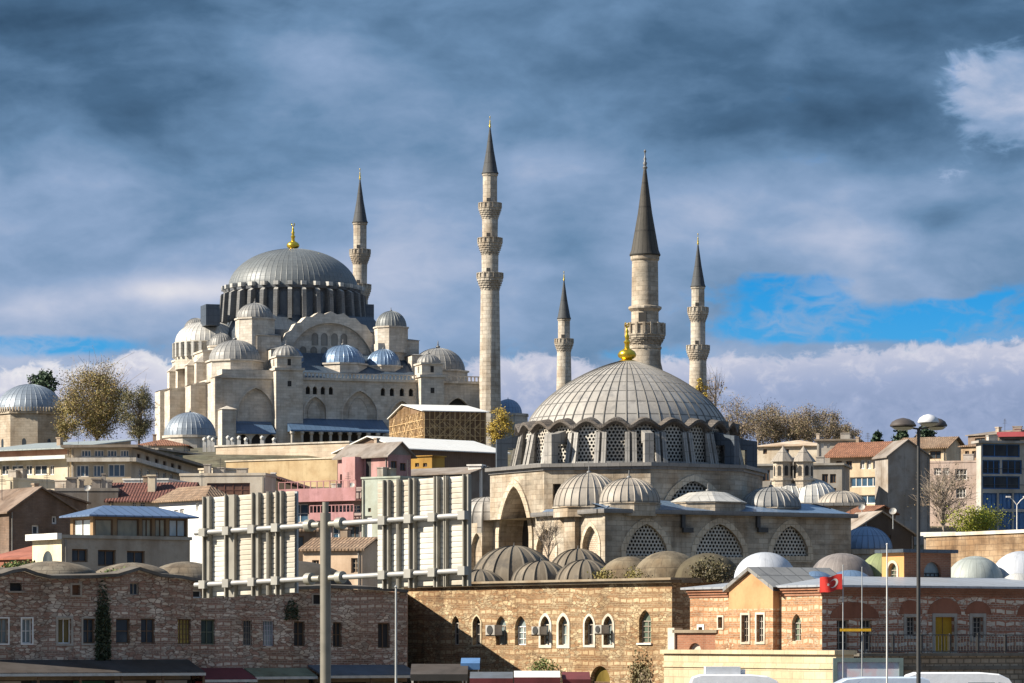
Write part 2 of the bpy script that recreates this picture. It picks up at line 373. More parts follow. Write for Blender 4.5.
class Fr:
    """a building's own frame: x along its front, y into it, z up from its base"""
    def __init__(s, px, d, phi=0, zb=None, R_=None):
        s.o = Vector(((px-512)/F*d, d, 0))
        if R_: e = Vector(((R_[0]-512)/F*R_[1], R_[1], 0)); v = e-s.o; phi = math.degrees(math.atan2(v.y, v.x)); s.len = v.length
        s.phi = R(phi); s.o.z = (H(s.o.x, s.o.y)-.6) if zb is None else zb
        s.M = Matrix.Rotation(s.phi, 3, 'Z')
    def W(s, p): return s.o+s.M @ Vector(p)
    def pl(s, O, U): return Pl(s, O, U)
    def front(s, w=0): return Pl(s, (0, w, 0), (1, 0, 0))
    def left(s, u=0): return Pl(s, (u, 0, 0), (0, -1, 0))
    def right(s, u): return Pl(s, (u, 0, 0), (0, 1, 0))
    def z(s, u, w, py): return CZ+(HY-py)/F*s.W((u, w, 0)).y-s.o.z
    def thing(s, name, label, cat, group=None): return thing(name, label, cat, s.o, s.phi, group)
class Pl:
    def __init__(s, fr, O, U): s.fr = fr; s.O = Vector(O); s.U = Vector(U); s.N = Vector((s.U.y, -s.U.x, 0))
    def u(s, px):
        k = (px-512)/F; o = s.fr.W(s.O); U = s.fr.M @ s.U
        return (k*o.y-o.x)/(U.x-k*U.y)
    def uz(s, px, py):
        u = s.u(px); return u, CZ+(HY-py)/F*s.fr.W(s.O+s.U*u).y-s.fr.o.z
    def pt(s, u, z, off=0): return s.O+s.U*u+s.N*off+Vector((0, 0, z))
    def rect(s, x0, y0, x1, y1):
        a, d = s.uz(x0, y0); b, d2 = s.uz(x1, y0); _, c = s.uz((x0+x1)/2, y1); _, d = s.uz((x0+x1)/2, y0); return a, b, c, d
    def box(s, mb, a, b, c, d, o0, o1):
        q = [s.pt(a, c, o1), s.pt(b, c, o1), s.pt(b, d, o1), s.pt(a, d, o1), s.pt(a, c, o0), s.pt(b, c, o0), s.pt(b, d, o0), s.pt(a, d, o0)]
        for f in ((0, 1, 2, 3), (1, 5, 6, 2), (4, 0, 3, 7), (3, 2, 6, 7), (4, 5, 1, 0), (5, 4, 7, 6)): mb.quad(*[q[i] for i in f])
def arch(a, b, c, d, kind=0, rise=None, n=8):
    """outline of an opening, counter-clockwise from bottom left; kind 0 flat, 1 round, 2 pointed"""
    if not kind: return [(a, c), (b, c), (b, d), (a, d)]
    h = (b-a)/2; r_ = rise if rise else min(d-c-.05, h if kind == 1 else h*1.15); zs = d-r_; pts = [(a, c), (b, c)]
    for i in range(n*2+1):
        t = math.pi*i/(2*n); x = math.cos(t)
        y = math.sin(t) if kind == 1 else (max(0, 1-abs(x)**1.45))**.62
        pts.append((a+h+h*x, zs+r_*y))
    return pts
def wall(mb, pl, u0, u1, z0, z1, holes=(), depth=.25):
    """a wall face with real openings: holes = outlines from arch()"""
    us = sorted({u0, u1, *[min(max(p[0] for p in h), u1) for h in holes], *[max(min(p[0] for p in h), u0) for h in holes]})
    zs = sorted({z0, z1, *[min(max(p[1] for p in h), z1) for h in holes], *[max(min(p[1] for p in h), z0) for h in holes]})
    bb = [(min(p[0] for p in h), max(p[0] for p in h), min(p[1] for p in h), max(p[1] for p in h)) for h in holes]
    for i in range(len(us)-1):
        run = None
        for j in range(len(zs)-1):
            cu, cz = (us[i]+us[i+1])/2, (zs[j]+zs[j+1])/2
            if any(a < cu < b and c < cz < d for a, b, c, d in bb): continue
            mb.quad(pl.pt(us[i], zs[j]), pl.pt(us[i+1], zs[j]), pl.pt(us[i+1], zs[j+1]), pl.pt(us[i], zs[j+1]))
    for h, (a, b, c, d) in zip(holes, bb):
        if len(h) > 4:
            m = (len(h)-3)//2+2; arc = h[2:]
            k = len(arc)//2
            for i in range(len(arc)-1):
                cor = (b, d) if i < k else (a, d)
                mb.quad(pl.pt(*cor), pl.pt(*arc[i+1]), pl.pt(*arc[i]))
        for i in range(len(h)):
            p, q = h[i], h[(i+1) % len(h)]
            mb.quad(pl.pt(*p), pl.pt(*q), pl.pt(*q, -depth), pl.pt(*p, -depth))
def pane(mb, pl, h, off): mb.quad(*[pl.pt(*p, off) for p in h])
def inside(h, u, z):
    r_ = False
    for i in range(len(h)):
        (x1, y1), (x2, y2) = h[i], h[i-1]
        if (y1 > z) != (y2 > z) and u < (x2-x1)*(z-y1)/(y2-y1)+x1: r_ = not r_
    return r_
def ring(mb, pl, h, wd, o0, o1):
    """flat moulding round an opening (outside its outline)"""
    cu = sum(p[0] for p in h)/len(h); cz = sum(p[1] for p in h)/len(h); out = []
    n = len(h)
    for i in range(n):
        a, b, c = Vector(h[i-1]), Vector(h[i]), Vector(h[(i+1) % n])
        e1, e2 = (b-a), (c-b)
        e1 = e1.normalized() if e1.length > 1e-6 else e2.normalized(); e2 = e2.normalized() if e2.length > 1e-6 else e1
        n1, n2 = Vector((e1.y, -e1.x)), Vector((e2.y, -e2.x)); nn = (n1+n2)
        nn = nn.normalized() if nn.length > 1e-6 else n1
        out.append(tuple(b+nn*wd/max(.5, nn.dot(n1))))
    for i in range(n):
        j = (i+1) % n
        mb.quad(pl.pt(*h[i], o1), pl.pt(*out[i], o1), pl.pt(*out[j], o1), pl.pt(*h[j], o1))
        mb.quad(pl.pt(*out[i], o1), pl.pt(*out[i], o0), pl.pt(*out[j], o0), pl.pt(*out[j], o1))
        mb.quad(pl.pt(*h[j], o1), pl.pt(*h[j], o0), pl.pt(*h[i], o0), pl.pt(*h[i], o1))
def lattice(mb, pl, h, cell, off, web=.32):
    """pierced stone grille: hexagonal holes"""
    a, b = min(p[0] for p in h), max(p[0] for p in h); c, d = min(p[1] for p in h), max(p[1] for p in h)
    ro = cell/math.sqrt(3); ri = ro*(1-web); j = 0; z = c
    while z < d+cell:
        u = a+(cell/2 if j % 2 else 0)
        while u < b+cell:
            O = [(u+ro*math.sin(math.pi/3*k), z+ro*math.cos(math.pi/3*k)) for k in range(6)]; I = [(u+ri*math.sin(math.pi/3*k), z+ri*math.cos(math.pi/3*k)) for k in range(6)]
            if inside(h, u, z):
                for k in range(6):
                    l = (k+1) % 6; mb.quad(pl.pt(*O[k], off), pl.pt(*I[k], off), pl.pt(*I[l], off), pl.pt(*O[l], off)); mb.quad(pl.pt(*I[k], off), pl.pt(*I[k], off-.06), pl.pt(*I[l], off-.06), pl.pt(*I[l], off))
            u += cell
        z += ro*1.5; j += 1
# ------------------------------------------------------------------ palette
STONE = stone('mosque_ashlar', (.645, .595, .52), (.51, .468, .405), (.40, .365, .31), 1.3, .55, .42, .02)
STONE_R = stone('rustem_ashlar', (.52, .455, .365), (.36, .315, .25), (.32, .275, .215), .95, .42, .8, .022)
STONE_Y = stone('terrace_stone', (.56, .47, .31), (.47, .385, .25), (.42, .34, .23), 1.1, .42, .3, .03)
STONE_D = stone('rubble_stone', (.40, .33, .25), (.28, .225, .165), (.17, .14, .10), .6, .3, .6, .05)
LEAD = lead('lead_grey', (.245, .243, .235), 1.6, .6, .55, .15)
LEAD_M = lead('lead_mosque', (.150, .165, .172), 1.0, .45, .5, .15, .35)
LEAD_L = lead('lead_pale', (.50, .49, .46), 1.1, .45, .5, .15, .3)
LEAD_B = lead('lead_blue', (.16, .24, .36), 1.2, .5, .38, .35, .3)
LEAD_D = lead('lead_dark', (.085, .105, .13), 1.4, .4, .45, .3, .3)
LEAD_R = lead('lead_rustem', (.36, .34, .31), 1.38, .9, .62, .08, .55, .10)
LEAD_O = lead('lead_old', (.185, .155, .115), 9, .75, .75, .03, .9, .07)
GOLD = metal('gilt', (.75, .52, .06), .3, .9)
PEWTER = metal('lead_finial', (.20, .20, .20), .5, .5)
DARK = plaster('dark_interior', (.035, .033, .032), .2)
GLASS = glass('window_glass'); GLASS_B = glass('window_glass_blue', (.03, .07, .12), .06); GLASS_P = glass('window_glass_pale', (.16, .20, .21), .12)
WHITE = plaster('white_paint', (.78, .76, .72), .25); CREAMW = plaster('cream_paint', (.66, .58, .45), .4)
BROWNF = plaster('brown_frame', (.16, .10, .06), .3)
STEEL = metal('galvanised_steel', (.46, .47, .46), .5, .35)
IRON = metal('dark_iron', (.06, .06, .06), .5, .4)
TILE = tiles('clay_tile', (.30, .135, .075)); TILE_T = tiles('tan_tile', (.30, .205, .135)); TILE_M = tiles('maroon_tile', (.15, .055, .042))
BAND = banded('brick_stone_bands', (.64, .55, .45), (.46, .385, .31), (.32, .195, .145), .50, .55, .5, .6, 0, .43)
BAND_W = banded('warm_brick_stone', (.53, .425, .265), (.41, .305, .18), (.29, .175, .09), .62, .60, .6, .8, 0, .46)
BAND_G = banded('golden_brick_stone', (.58, .47, .33), (.50, .37, .24), (.46, .235, .115), .62, .52, .5, .5)
BAND_S = banded('striped_brick_stone', (.72, .62, .50), (.60, .50, .39), (.40, .175, .105), .60, .56, .7, .35)
BRICK = stone('red_brick', (.36, .15, .08), (.27, .11, .06), (.33, .22, .15), .3, .1, .4, .012, .3)
ORANGE = plaster('orange_render', (.52, .29, .14), .35)
BARK = plaster('bark', (.16, .12, .085), .3)

def finial(t, x, y, z, h, mat=GOLD, crescent=True, name='finial'):
    m = MB(); r = h*.14
    m.lathe(x, y, [(r*1.5, z-.15), (r*1.5, z+h*.01), (r*.9, z+h*.04), (r*1.55, z+h*.1), (r*1.7, z+h*.17), (r*1.35, z+h*.25), (r*.5, z+h*.32), (r*.42, z+h*.42), (r*.62, z+h*.48), (r*.3, z+h*.54), (r*.45, z+h*.62), (r*.22, z+h*.68), (r*.3, z+h*.74), (0, z+h*.86)], 12)
    if crescent:
        q = [(x+r*.42*math.cos(a), y, z+h*.91+r*.42*math.sin(a)) for a in [R(125+i*29) for i in range(11)]]; m.tube(q, r*.14, 5)
    return m.build(name, mat, t, 50)

def window(t, pl, h, depth=.2, gm=None, fm=None, nv=1, nh=1, fw=.07, ringw=0, ringm=None, sill=False):
    """glazing set back in an opening, its frame with glazing bars, optional stone surround"""
    gm = gm or GLASS; fm = fm or WHITE
    a, b = min(p[0] for p in h), max(p[0] for p in h); c, d = min(p[1] for p in h), max(p[1] for p in h)
    m = MB(); pane(m, pl, h, -depth+.01); wd = m.build('window', gm, t)
    if fw:
        m = MB()
        zs = d if len(h) == 4 else h[2][1]
        pl.box(m, a, a+fw, c, zs, -depth+.012, -depth+.08); pl.box(m, b-fw, b, c, zs, -depth+.012, -depth+.08)
        pl.box(m, a+fw, b-fw, c, c+fw, -depth+.012, -depth+.08); pl.box(m, a+fw, b-fw, zs-fw, zs, -depth+.012, -depth+.08)
        for i in range(nv): x = a+(b-a)*(i+1)/(nv+1); pl.box(m, x-fw*.4, x+fw*.4, c+fw, zs-fw, -depth+.012, -depth+.07)
        for i in range(nh): x = c+(zs-c)*(i+1)/(nh+1); pl.box(m, a+fw, b-fw, x-fw*.35, x+fw*.35, -depth+.012, -depth+.065)
        m.build('frame', fm, wd)
    if ringw:
        m = MB(); ring(m, pl, h, ringw, -.02, .05); m.build('surround', ringm or WHITE, wd)
    if sill:
        m = MB(); pl.box(m, a-.12, b+.12, c-.1, c, -.02, .12); m.build('sill', ringm or WHITE, wd)
    return wd

def house(name, label, cat, L, Rr, top, bot, depth, mat, wins=(), roof=('flat', .3, .25), rmat=None, sides=(), wkw=None, group=None, hole_d=.22, zdrop=0):
    """a plain building: front wall from pixel/depth L to Rr, openings given as pixel rectangles on the photo's facade plane"""
    fr = Fr(L[0], L[1], R_=Rr, zb=None); zt = fr.z(0, 0, top); zb_ = fr.z(0, 0, bot)
    if zb_ < 0: fr.o.z += zb_-.3; zt = fr.z(0, 0, top)
    W_ = fr.len; t = fr.thing(name, label, cat, group)
    pls = {'f': fr.front(), 'l': fr.left(), 'r': fr.right(W_)}
    m = MB(); todo = []
    ext = {'f': (0, W_), 'l': (-depth, 0), 'r': (0, depth)}
    allw = [('f', *x) if not isinstance(x[0], str) else x for x in wins]
    for key, (a0, a1) in ext.items():
        hs = []
        for x in allw:
            if x[0] != key: continue
            rc = pls[key].rect(*x[1:5]); kw = x[5] if len(x) > 5 else {}
            a, b, c, d = rc
            if b-a < .15 or a < a0+.02 or b > a1-.02 or c < .05 or d > zt-.05:
                a, b, c, d = max(a, a0+.05), min(b, a1-.05), max(c, .1), min(d, zt-.08)
                if b-a < .15 or d-c < .15: continue
            h = arch(a, b, c, d, kw.get('arch', 0)); hs.append(h); todo.append((pls[key], h, kw))
        wall(m, pls[key], a0, a1, 0, zt, hs, hole_d)
    m.quad((W_, depth, 0), (0, depth, 0), (0, depth, zt), (W_, depth, zt))
    kind = roof[0]; o = roof[1]; rm = rmat or mat
    if kind == 'gable':      # ridge along the front
        rise = roof[2]; m.quad((0, depth, zt), (0, 0, zt), (0, depth/2, zt+rise)); m.quad((W_, 0, zt), (W_, depth, zt), (W_, depth/2, zt+rise))
    if kind == 'gablef':
        rise = roof[2]; k = roof[3] if len(roof) > 3 else .5; m.quad((0, 0, zt), (W_, 0, zt), (W_*k, 0, zt+rise)); m.quad((W_, depth, zt), (0, depth, zt), (W_*k, depth, zt+rise))
    if kind == 'shed':
        rise = roof[2]; m.quad((0, depth, zt), (0, 0, zt), (0, depth, zt+rise)); m.quad((W_, 0, zt), (W_, depth, zt), (W_, depth, zt+rise)); m.quad((W_, depth, zt), (0, depth, zt), (0, depth, zt+rise), (W_, depth, zt+rise))
    if kind == 'shedu':
        rise = roof[2]; m.quad((0, 0, zt), (W_, 0, zt), (W_, 0, zt+rise)); m.quad((W_, 0, zt), (W_, depth, zt), (W_, depth, zt+rise), (W_, 0, zt+rise)); m.quad((W_, depth, zt), (0, depth, zt), (W_, depth, zt+rise))
    m.build('wall', mat, t)
    q = MB(); th = .16
    def slab(*pts):
        up = [Vector(p)+Vector((0, 0, th)) for p in pts]; lo_ = [Vector(p)+Vector((0, 0, .015)) for p in pts]; n = len(pts)
        q.quad(*up); q.quad(*lo_[::-1])
        for i in range(n): j = (i+1) % n; q.quad(lo_[i], lo_[j], up[j], up[i])
    if kind == 'flat': q.box(-o, W_+o, -o, depth+o, zt+.005, zt+roof[2])
    if kind == 'parapet':
        h_ = roof[2]; q.box(-o, W_+o, -o, .25, zt+.005, zt+h_); q.box(-o, W_+o, depth-.25, depth+o, zt+.005, zt+h_); q.box(-o, .25, .25, depth-.25, zt+.005, zt+h_); q.box(W_-.25, W_+o, .25, depth-.25, zt+.005, zt+h_); q.quad((.25, .25, zt+.1), (W_-.25, .25, zt+.1), (W_-.25, depth-.25, zt+.1), (.25, depth-.25, zt+.1))
    if kind == 'gable':
        k = rise/(depth/2)*o; slab((-o, -o, zt-k), (W_+o, -o, zt-k), (W_+o, depth/2, zt+rise), (-o, depth/2, zt+rise)); slab((W_+o, depth+o, zt-k), (-o, depth+o, zt-k), (-o, depth/2, zt+rise), (W_+o, depth/2, zt+rise))
    if kind == 'gablef':
        kx = W_*k; e1 = rise/kx*o; e2 = rise/(W_-kx)*o
        slab((-o, depth+o, zt-e1), (-o, -o, zt-e1), (kx, -o, zt+rise), (kx, depth+o, zt+rise)); slab((W_+o, -o, zt-e2), (W_+o, depth+o, zt-e2), (kx, depth+o, zt+rise), (kx, -o, zt+rise))
    if kind == 'shed':
        k_ = rise/depth*o; slab((-o, -o, zt-k_), (W_+o, -o, zt-k_), (W_+o, depth+o, zt+rise+k_), (-o, depth+o, zt+rise+k_))
    if kind == 'shedu':
        k_ = rise/W_*o; slab((-o, -o, zt-k_), (W_+o, -o, zt+rise+k_), (W_+o, depth+o, zt+rise+k_), (-o, depth+o, zt-k_))
    if kind == 'hip':
        rise = roof[2]; ins = roof[3] if len(roof) > 3 else min(depth, W_)/2
        A = [(-o, -o), (W_+o, -o), (W_+o, depth+o), (-o, depth+o)]; r1, r2 = (ins, depth/2, zt+rise), (W_-ins, depth/2, zt+rise)
        q.prism(A, zt+.005, zt+.12, top=False); a, b, c, d = [(*p, zt+.12) for p in A]
        q.quad(a, b, r2, r1); q.quad(b, c, r2); q.quad(c, d, r1, r2); q.quad(d, a, r1)
    q.build('roof', rm, t)
    for pl, h, kw in todo:
        kw = dict(kw); kw.pop('arch', None); k2 = dict(wkw or {}); k2.update(kw); k2.setdefault('depth', hole_d)
        if k2.pop('door', False):
            mm = MB(); pane(mm, pl, h, -k2['depth']+.01); mm.build('door', k2.get('fm', BROWNF), t); continue
        window(t, pl, h, **k2)
    t['zt'] = zt
    rn = random.Random(label)
    if cat in ('house', 'building') and W_ > 3.5:
        m_ = MB(); x = W_-.25 if rn.random() < .6 else .25; m_.tube([(x, -.09, 0), (x, -.09, zt-.1)], .06, 6); m_.build('downpipe', plaster('pipe_grey', (.28, .27, .25), .4), t)
        if kind in ('gable', 'hip', 'shed') and rn.random() < .85: chimney(t, W_*rn.uniform(.2, .8), depth*rn.uniform(.45, .6), zt+(roof[2]*.75 if kind != 'shed' else roof[2]*.4), rn.uniform(.8, 1.3), rn.uniform(.4, .65), plaster('chimney_render', (.45, .38, .31), .6))
        if kind in ('flat', 'parapet'):
            for k_ in range(rn.randint(1, 3)): bx_ = rn.uniform(.15, .8)*W_; by_ = rn.uniform(.3, .7)*depth; m_ = MB(); hh = rn.uniform(.5, 1.1); ww = rn.uniform(.3, .7); m_.box(bx_-ww, bx_+ww, by_-.4, by_+.4, zt+.1, zt+roof[2]+hh); m_.box(bx_-ww-.08, bx_+ww+.08, by_-.48, by_+.48, zt+roof[2]+hh+.003, zt+roof[2]+hh+.1); m_.build('roof_vent', plaster('vent_grey', (.42, .39, .35), .6), t)
        if rn.random() < .7:
            ax = rn.uniform(.2, .8)*W_; m_ = MB(); z_ = zt+roof[2]*.6; m_.tube([(ax, depth*.5, z_-.3), (ax, depth*.5, z_+2.0)], .03, 5)
            for q_ in range(4): m_.tube([(ax-.4+.06*q_, depth*.5, z_+1.3+.2*q_), (ax+.4-.06*q_, depth*.5, z_+1.3+.2*q_)], .018, 4)
            m_.build('antenna', IRON, t)
    return t, fr, pls
def extra(t, name, mat, fn, smooth=False):
    m = MB(); fn(m); return m.build(name, mat, t, smooth)
def chimney(t, x, y, z0, h, s=.6, mat=None):
    m = MB(); m.box(x-s/2, x+s/2, y-s/2, y+s/2, z0, z0+h); m.box(x-s*.65, x+s*.65, y-s*.65, y+s*.65, z0+h+.003, z0+h+.15); m.build('chimney', mat or CREAMW, t)

# ------------------------------------------------------------------ ground, road, pavement
m = MB()
xs = [-3000, -800, -300, -150, -80, -40, 0, 40, 80, 150, 300, 800, 3000]; ys = [-400, -50, 60, 120, 190, 215, 240, 262, 280, 300, 325, 350, 375, 400, 425, 450, 475, 500, 520, 545, 566, 600, 650, 700, 800, 1000, 1500, 3000, 9000]
for i in range(len(xs)-1):
    for j in range(len(ys)-1):
        m.quad(*[(x, y, H(x, y)) for x, y in ((xs[i], ys[j]), (xs[i+1], ys[j]), (xs[i+1], ys[j+1]), (xs[i], ys[j+1]))])
struct(m.build('ground', stone('ground_earth', (.15, .135, .085), (.11, .105, .06), (.10, .09, .06), 5.4, 3.6, .9), None))
m = MB(); m.box(-300, 300, 128, 162, .004, .02); struct(m.build('road', plaster('asphalt', (.05, .05, .052), .4)))
m = MB(); m.box(-300, 300, 162.01, 190, .004, .13); struct(m.build('pavement', stone('paving', (.30, .28, .25), (.26, .24, .21), (.16, .15, .13), .6, .6, .4)))
m = MB()
for i in range(-40, 41): m.box(i*7, i*7+3, 144.9, 145.1, .024, .027)
struct(m.build('lane_marking', WHITE))

# ------------------------------------------------------------------ minarets
def minaret(label, px, d, tip, cone_top, cone_bot, bals, base, wt, wb, lm=PEWTER, bal_w=1.85, corb=2.6, name='minaret', extra_ring=None, mat=None, group=None, seg=14, fluted=False):
    s = d/F; X_, Y_ = (px-512)*s, d; zg = H(X_, Y_)-1; Zp = lambda y: CZ+(HY-y)*s-zg
    t = thing(name, label, 'minaret', (X_, Y_, zg), .3, group)
    mat = mat or stone('minaret_ashlar', (.52, .47, .395), (.39, .35, .29), (.30, .265, .22), 1.1, .8, .6, .04)
    m = MB(); zc = Zp(cone_bot); rt, rb = wt*s/2, wb*s/2; zbase = Zp(base)
    rad = lambda z: rb+(rt-rb)*(z-zbase)/(zc-zbase)
    levels = sorted([Zp(b) for b in bals])
    pr = [(rb*1.55, 0), (rb*1.55, max(1, zbase-rb*2.2)), (rb*1.02, zbase)]
    prev = rb
    for i, z in enumerate(levels): pr += [(rad(z)*1.05, z-.4), (rad(z)*.93, z+.1)]
    pr += [(rt, zc-.5), (rt*1.1, zc-.35), (rt*1.12, zc)]
    m.lathe(0, 0, pr, seg, uvn=seg*.55); m.build('shaft', mat, t, 25)
    for z in levels:
        m = MB(); r0 = rad(z)*.98; r1 = r0*bal_w; H0 = (r1-r0)*corb
        for k in range(5):                               # corbelled tiers, each a ring of little niches
            ra = r0+(r1-r0)*((k+.35)/5)**.85; rb2 = r0+(r1-r0)*((k+1)/5)**.85; za = z-H0*(1-k/5); n = 32
            for j in range(n):
                a, b = 2*math.pi*j/n, 2*math.pi*(j+1)/n; ro = rb2 if (j+k) % 2 else ra*.6+rb2*.4
                m.quad((ro*math.cos(a), ro*math.sin(a), za), (ro*math.cos(b), ro*math.sin(b), za), (ro*math.cos(b), ro*math.sin(b), za+H0/5), (ro*math.cos(a), ro*math.sin(a), za+H0/5))
                m.quad((r0*.9*math.cos(a), r0*.9*math.sin(a), za), (r0*.9*math.cos(b), r0*.9*math.sin(b), za), (ro*math.cos(b), ro*math.sin(b), za), (ro*math.cos(a), ro*math.sin(a), za))
        m.lathe(0, 0, [(r0*.9, z), (r1, z), (r1*1.04, z+.12), (r1*1.04, z+.2), (r1*.97, z+.22), (r1*.97, z+1.05), (r1*1.03, z+1.08), (r1*1.03, z+1.2), (r1*.9, z+1.2), (r1*.9, z+.25), (r0*.9, z+.25)], 16)
        for j in range(16):
            a = 2*math.pi*j/16; m.box(r1*.94, r1*1.04, -.12, .12, z+.21, z+1.22, a)
        bo = m.build('balcony', mat, t)
        m = MB(); a = 4.2; m.box(rad(z)*.8, rad(z)*1.02, -.35, .35, z+.3, z+2.1, a); m.build('doorway', DARK, bo)
    if extra_ring:
        for y in extra_ring:
            z = Zp(y); m = MB(); m.lathe(0, 0, [(rt*.98, z-.35), (rt*1.28, z), (rt*1.28, z+.18), (rt*.98, z+.3)], 16); m.build('ring', mat, t)
    m = MB(); ct = Zp(cone_top); m.lathe(0, 0, [(rt*1.18, zc), (rt*1.2, zc+.1), (rt*1.06, zc+.5), (rt*.55, zc+(ct-zc)*.5), (.14, ct)], seg, uvn=seg); m.build('spire', lead('lead_spire_dark', (.055, .06, .066), 2.2, .4, .75, .05, .4) if not fluted else lead('lead_spire', (.062, .056, .046), 2.2, .6, .75, .05, .6, .12), t, 25)
    m = MB(); hf = Zp(tip)-ct; m.lathe(0, 0, [(.15, ct-.3), (.12, ct), (.24, ct+hf*.12), (.12, ct+hf*.2), (.2, ct+hf*.32), (.09, ct+hf*.42), (.15, ct+hf*.52), (.06, ct+hf*.62), (.05, ct+hf*.8), (.13, ct+hf*.9), (0, ct+hf)], 10); m.build('finial', lm, t, 50)
    return t
G4 = 'minarets of the great hilltop mosque'
minaret('tall stone minaret with three balconies at the right end of the hilltop mosque', 490, 705, 116, 128, 174, [209, 244, 279], 418, 14.5, 22, GOLD, 1.5, group=G4)
minaret('pale minaret rising behind the great hilltop dome, its lowest balcony hidden by the roof', 360, 770, 168, 180, 223, [255, 290], 420, 13.5, 18, GOLD, 1.5, group=G4)
minaret('thin minaret between the tall three-balcony minaret and the ribbed grey dome', 564, 815, 271, 281, 319, [344], 440, 12, 17, GOLD, 1.48, group=G4)
minaret('two-balcony minaret against blue sky beside the stout dark-spired minaret', 698, 745, 233, 245, 287, [313, 351], 430, 13, 19, GOLD, 1.5, group=G4)
minaret('stout single minaret with a tall dark ribbed spire rising behind the ribbed grey dome', 645, 313, 149, 170, 256, [337], 362, 26, 31, PEWTER, 1.36, corb=1.7, extra_ring=[309, 349], mat=STONE_R, seg=18, fluted=True)

# ------------------------------------------------------------------ the great mosque on the hill
M = Fr(293, 730, 18, zb=40)
mq = M.thing('mosque', 'great hilltop mosque with a large grey central dome, cascading smaller domes and pale stone buttresses', 'mosque')
S = 730/F
fp = M.front(-33)
uL, uR = fp.u(222), fp.u(483)
zt = M.z(uL, -33, 378)
hs = []; nich = []
def niche(pl, x0, y0, x1, y1, rise=None): a, b, c, d = pl.rect(x0, y0, x1, y1); return arch(a, b, c, d, 2, rise)
u_blk = fp.u(303)
small = [niche(fp, x-2.2, 386+ (x-302)*.022, x+2.2, 394+(x-302)*.022, .5) for x in (308, 315, 323, 331, 383, 392, 402, 411)]
big = [niche(fp, 305, 397, 326, 419), niche(fp, 343, 391, 377, 421), niche(fp, 391, 401, 413, 421)]
bigR = niche(fp, 444, 398, 472, 425)
bigL = niche(fp, 239, 388, 273, 424)
m = MB(); wall(m, fp, uL, uR, 0, zt, small+big+[bigL, bigR], .9)
for h in big+[bigL]: pane(m, fp, h, -.9)
lp = M.left(uL)
lw = []
m.quad((uR, -33, 0), (uR, 16, 0), (uR, 16, zt), (uR, -33, zt)); m.quad((uL, 16, 0), (uL, -33, 0), (uL, -33, zt), (uL, 16, zt)); m.quad((uR, 16, 0), (uL, 16, 0), (uL, 16, zt), (uR, 16, zt)); m.quad((uL, -33, zt), (uR, -33, zt), (uR, 16, zt), (uL, 16, zt))
m.build('wall', STONE, mq)
m = MB()
for h in small+[bigR]: pane(m, fp, h, -.88); m.mark()
m.build_each('window_void', DARK, mq)
m = MB()
for h in big+[bigL, bigR]: ring(m, fp, h, .35, -.02, .14); m.mark()
for h in big[:2]:
    hh = [(p[0]*.55+.45*(h[0][0]+h[1][0])/2, h[0][1]+(p[1]-h[0][1])*.78) for p in h]; ring(m, fp, hh, .18, -.9, -.72); m.mark()
m.build_each('arch_moulding', STONE, mq)
# cornice and balustrade
m = MB(); fp.box(m, uL-.3, uR+.3, zt+.004, zt+.5, -.4, .45); lp.box(m, -16, 33, zt+.004, zt+.5, -.4, .45)
m.build('cornice', STONE, mq)
m = MB(); a, b = fp.u(304), fp.u(418)
for x0, x1 in ((304, 418), (446, 482)):
    a, b = fp.u(x0), fp.u(x1); fp.box(m, a, b, zt+1.35, zt+1.55, -.2, .1)
    k = int((b-a)/.75)
    for i in range(k+1): x = a+(b-a)*i/k; fp.box(m, x-.12, x+.12, zt+.503, zt+1.347, -.15, .05)
m.build('balustrade', STONE, mq)
# buttress towers with domed caps on the front
def tower(x0, x1, top, cap_top, cor, w0=-35.5, w1=-30):
    pl = M.front(w0); a, b = pl.u(x0), pl.u(x1); z1 = M.z(a, w0, top); zc = M.z(a, w0, cor); m = MB()
    m.box(a, b, w0, w1, 0, zc); m.box(a-.3, b+.3, w0-.3, w1+.3, zc+.003, zc+.5); m.box(a+.25, b-.25, w0+.25, w1-.25, zc+.503, z1); m.box(a, b, w0, w1, z1+.003, z1+.35)
    o = m.build('buttress_tower', STONE, mq)
    m = MB(); c = ((a+b)/2, (w0+w1)/2); r_ = (b-a)/2*.98; m.dome(*c, z1+.35, r_, M.z(a, w0, cap_top)-z1-.35, 20, .04); m.build('cap_dome', LEAD, o, 35)
    m = MB(); pl2 = M.front(w0+.25)
    for q, dz in ((.5, .55),): x = a+(b-a)*q; pl2.box(m, x-.35, x+.35, zc+1, zc+2.3, -.1, .012)
    pl.box(m, (a+b)/2-.4, (a+b)/2+.4, zc-3.2, zc-2.1, -.1, .012); pll = M.left(a+.25); pll.box(m, -(w0+w1)/2-.35, -(w0+w1)/2+.35, zc+1, zc+2.3, -.1, .012)
    m.build('slit_window', DARK, o); finial(o, *c, M.z(a, w0, cap_top)-.1, 1.4, PEWTER, False)
tower(276, 303, 357, 344, 370); tower(421, 444, 364, 353, 377)
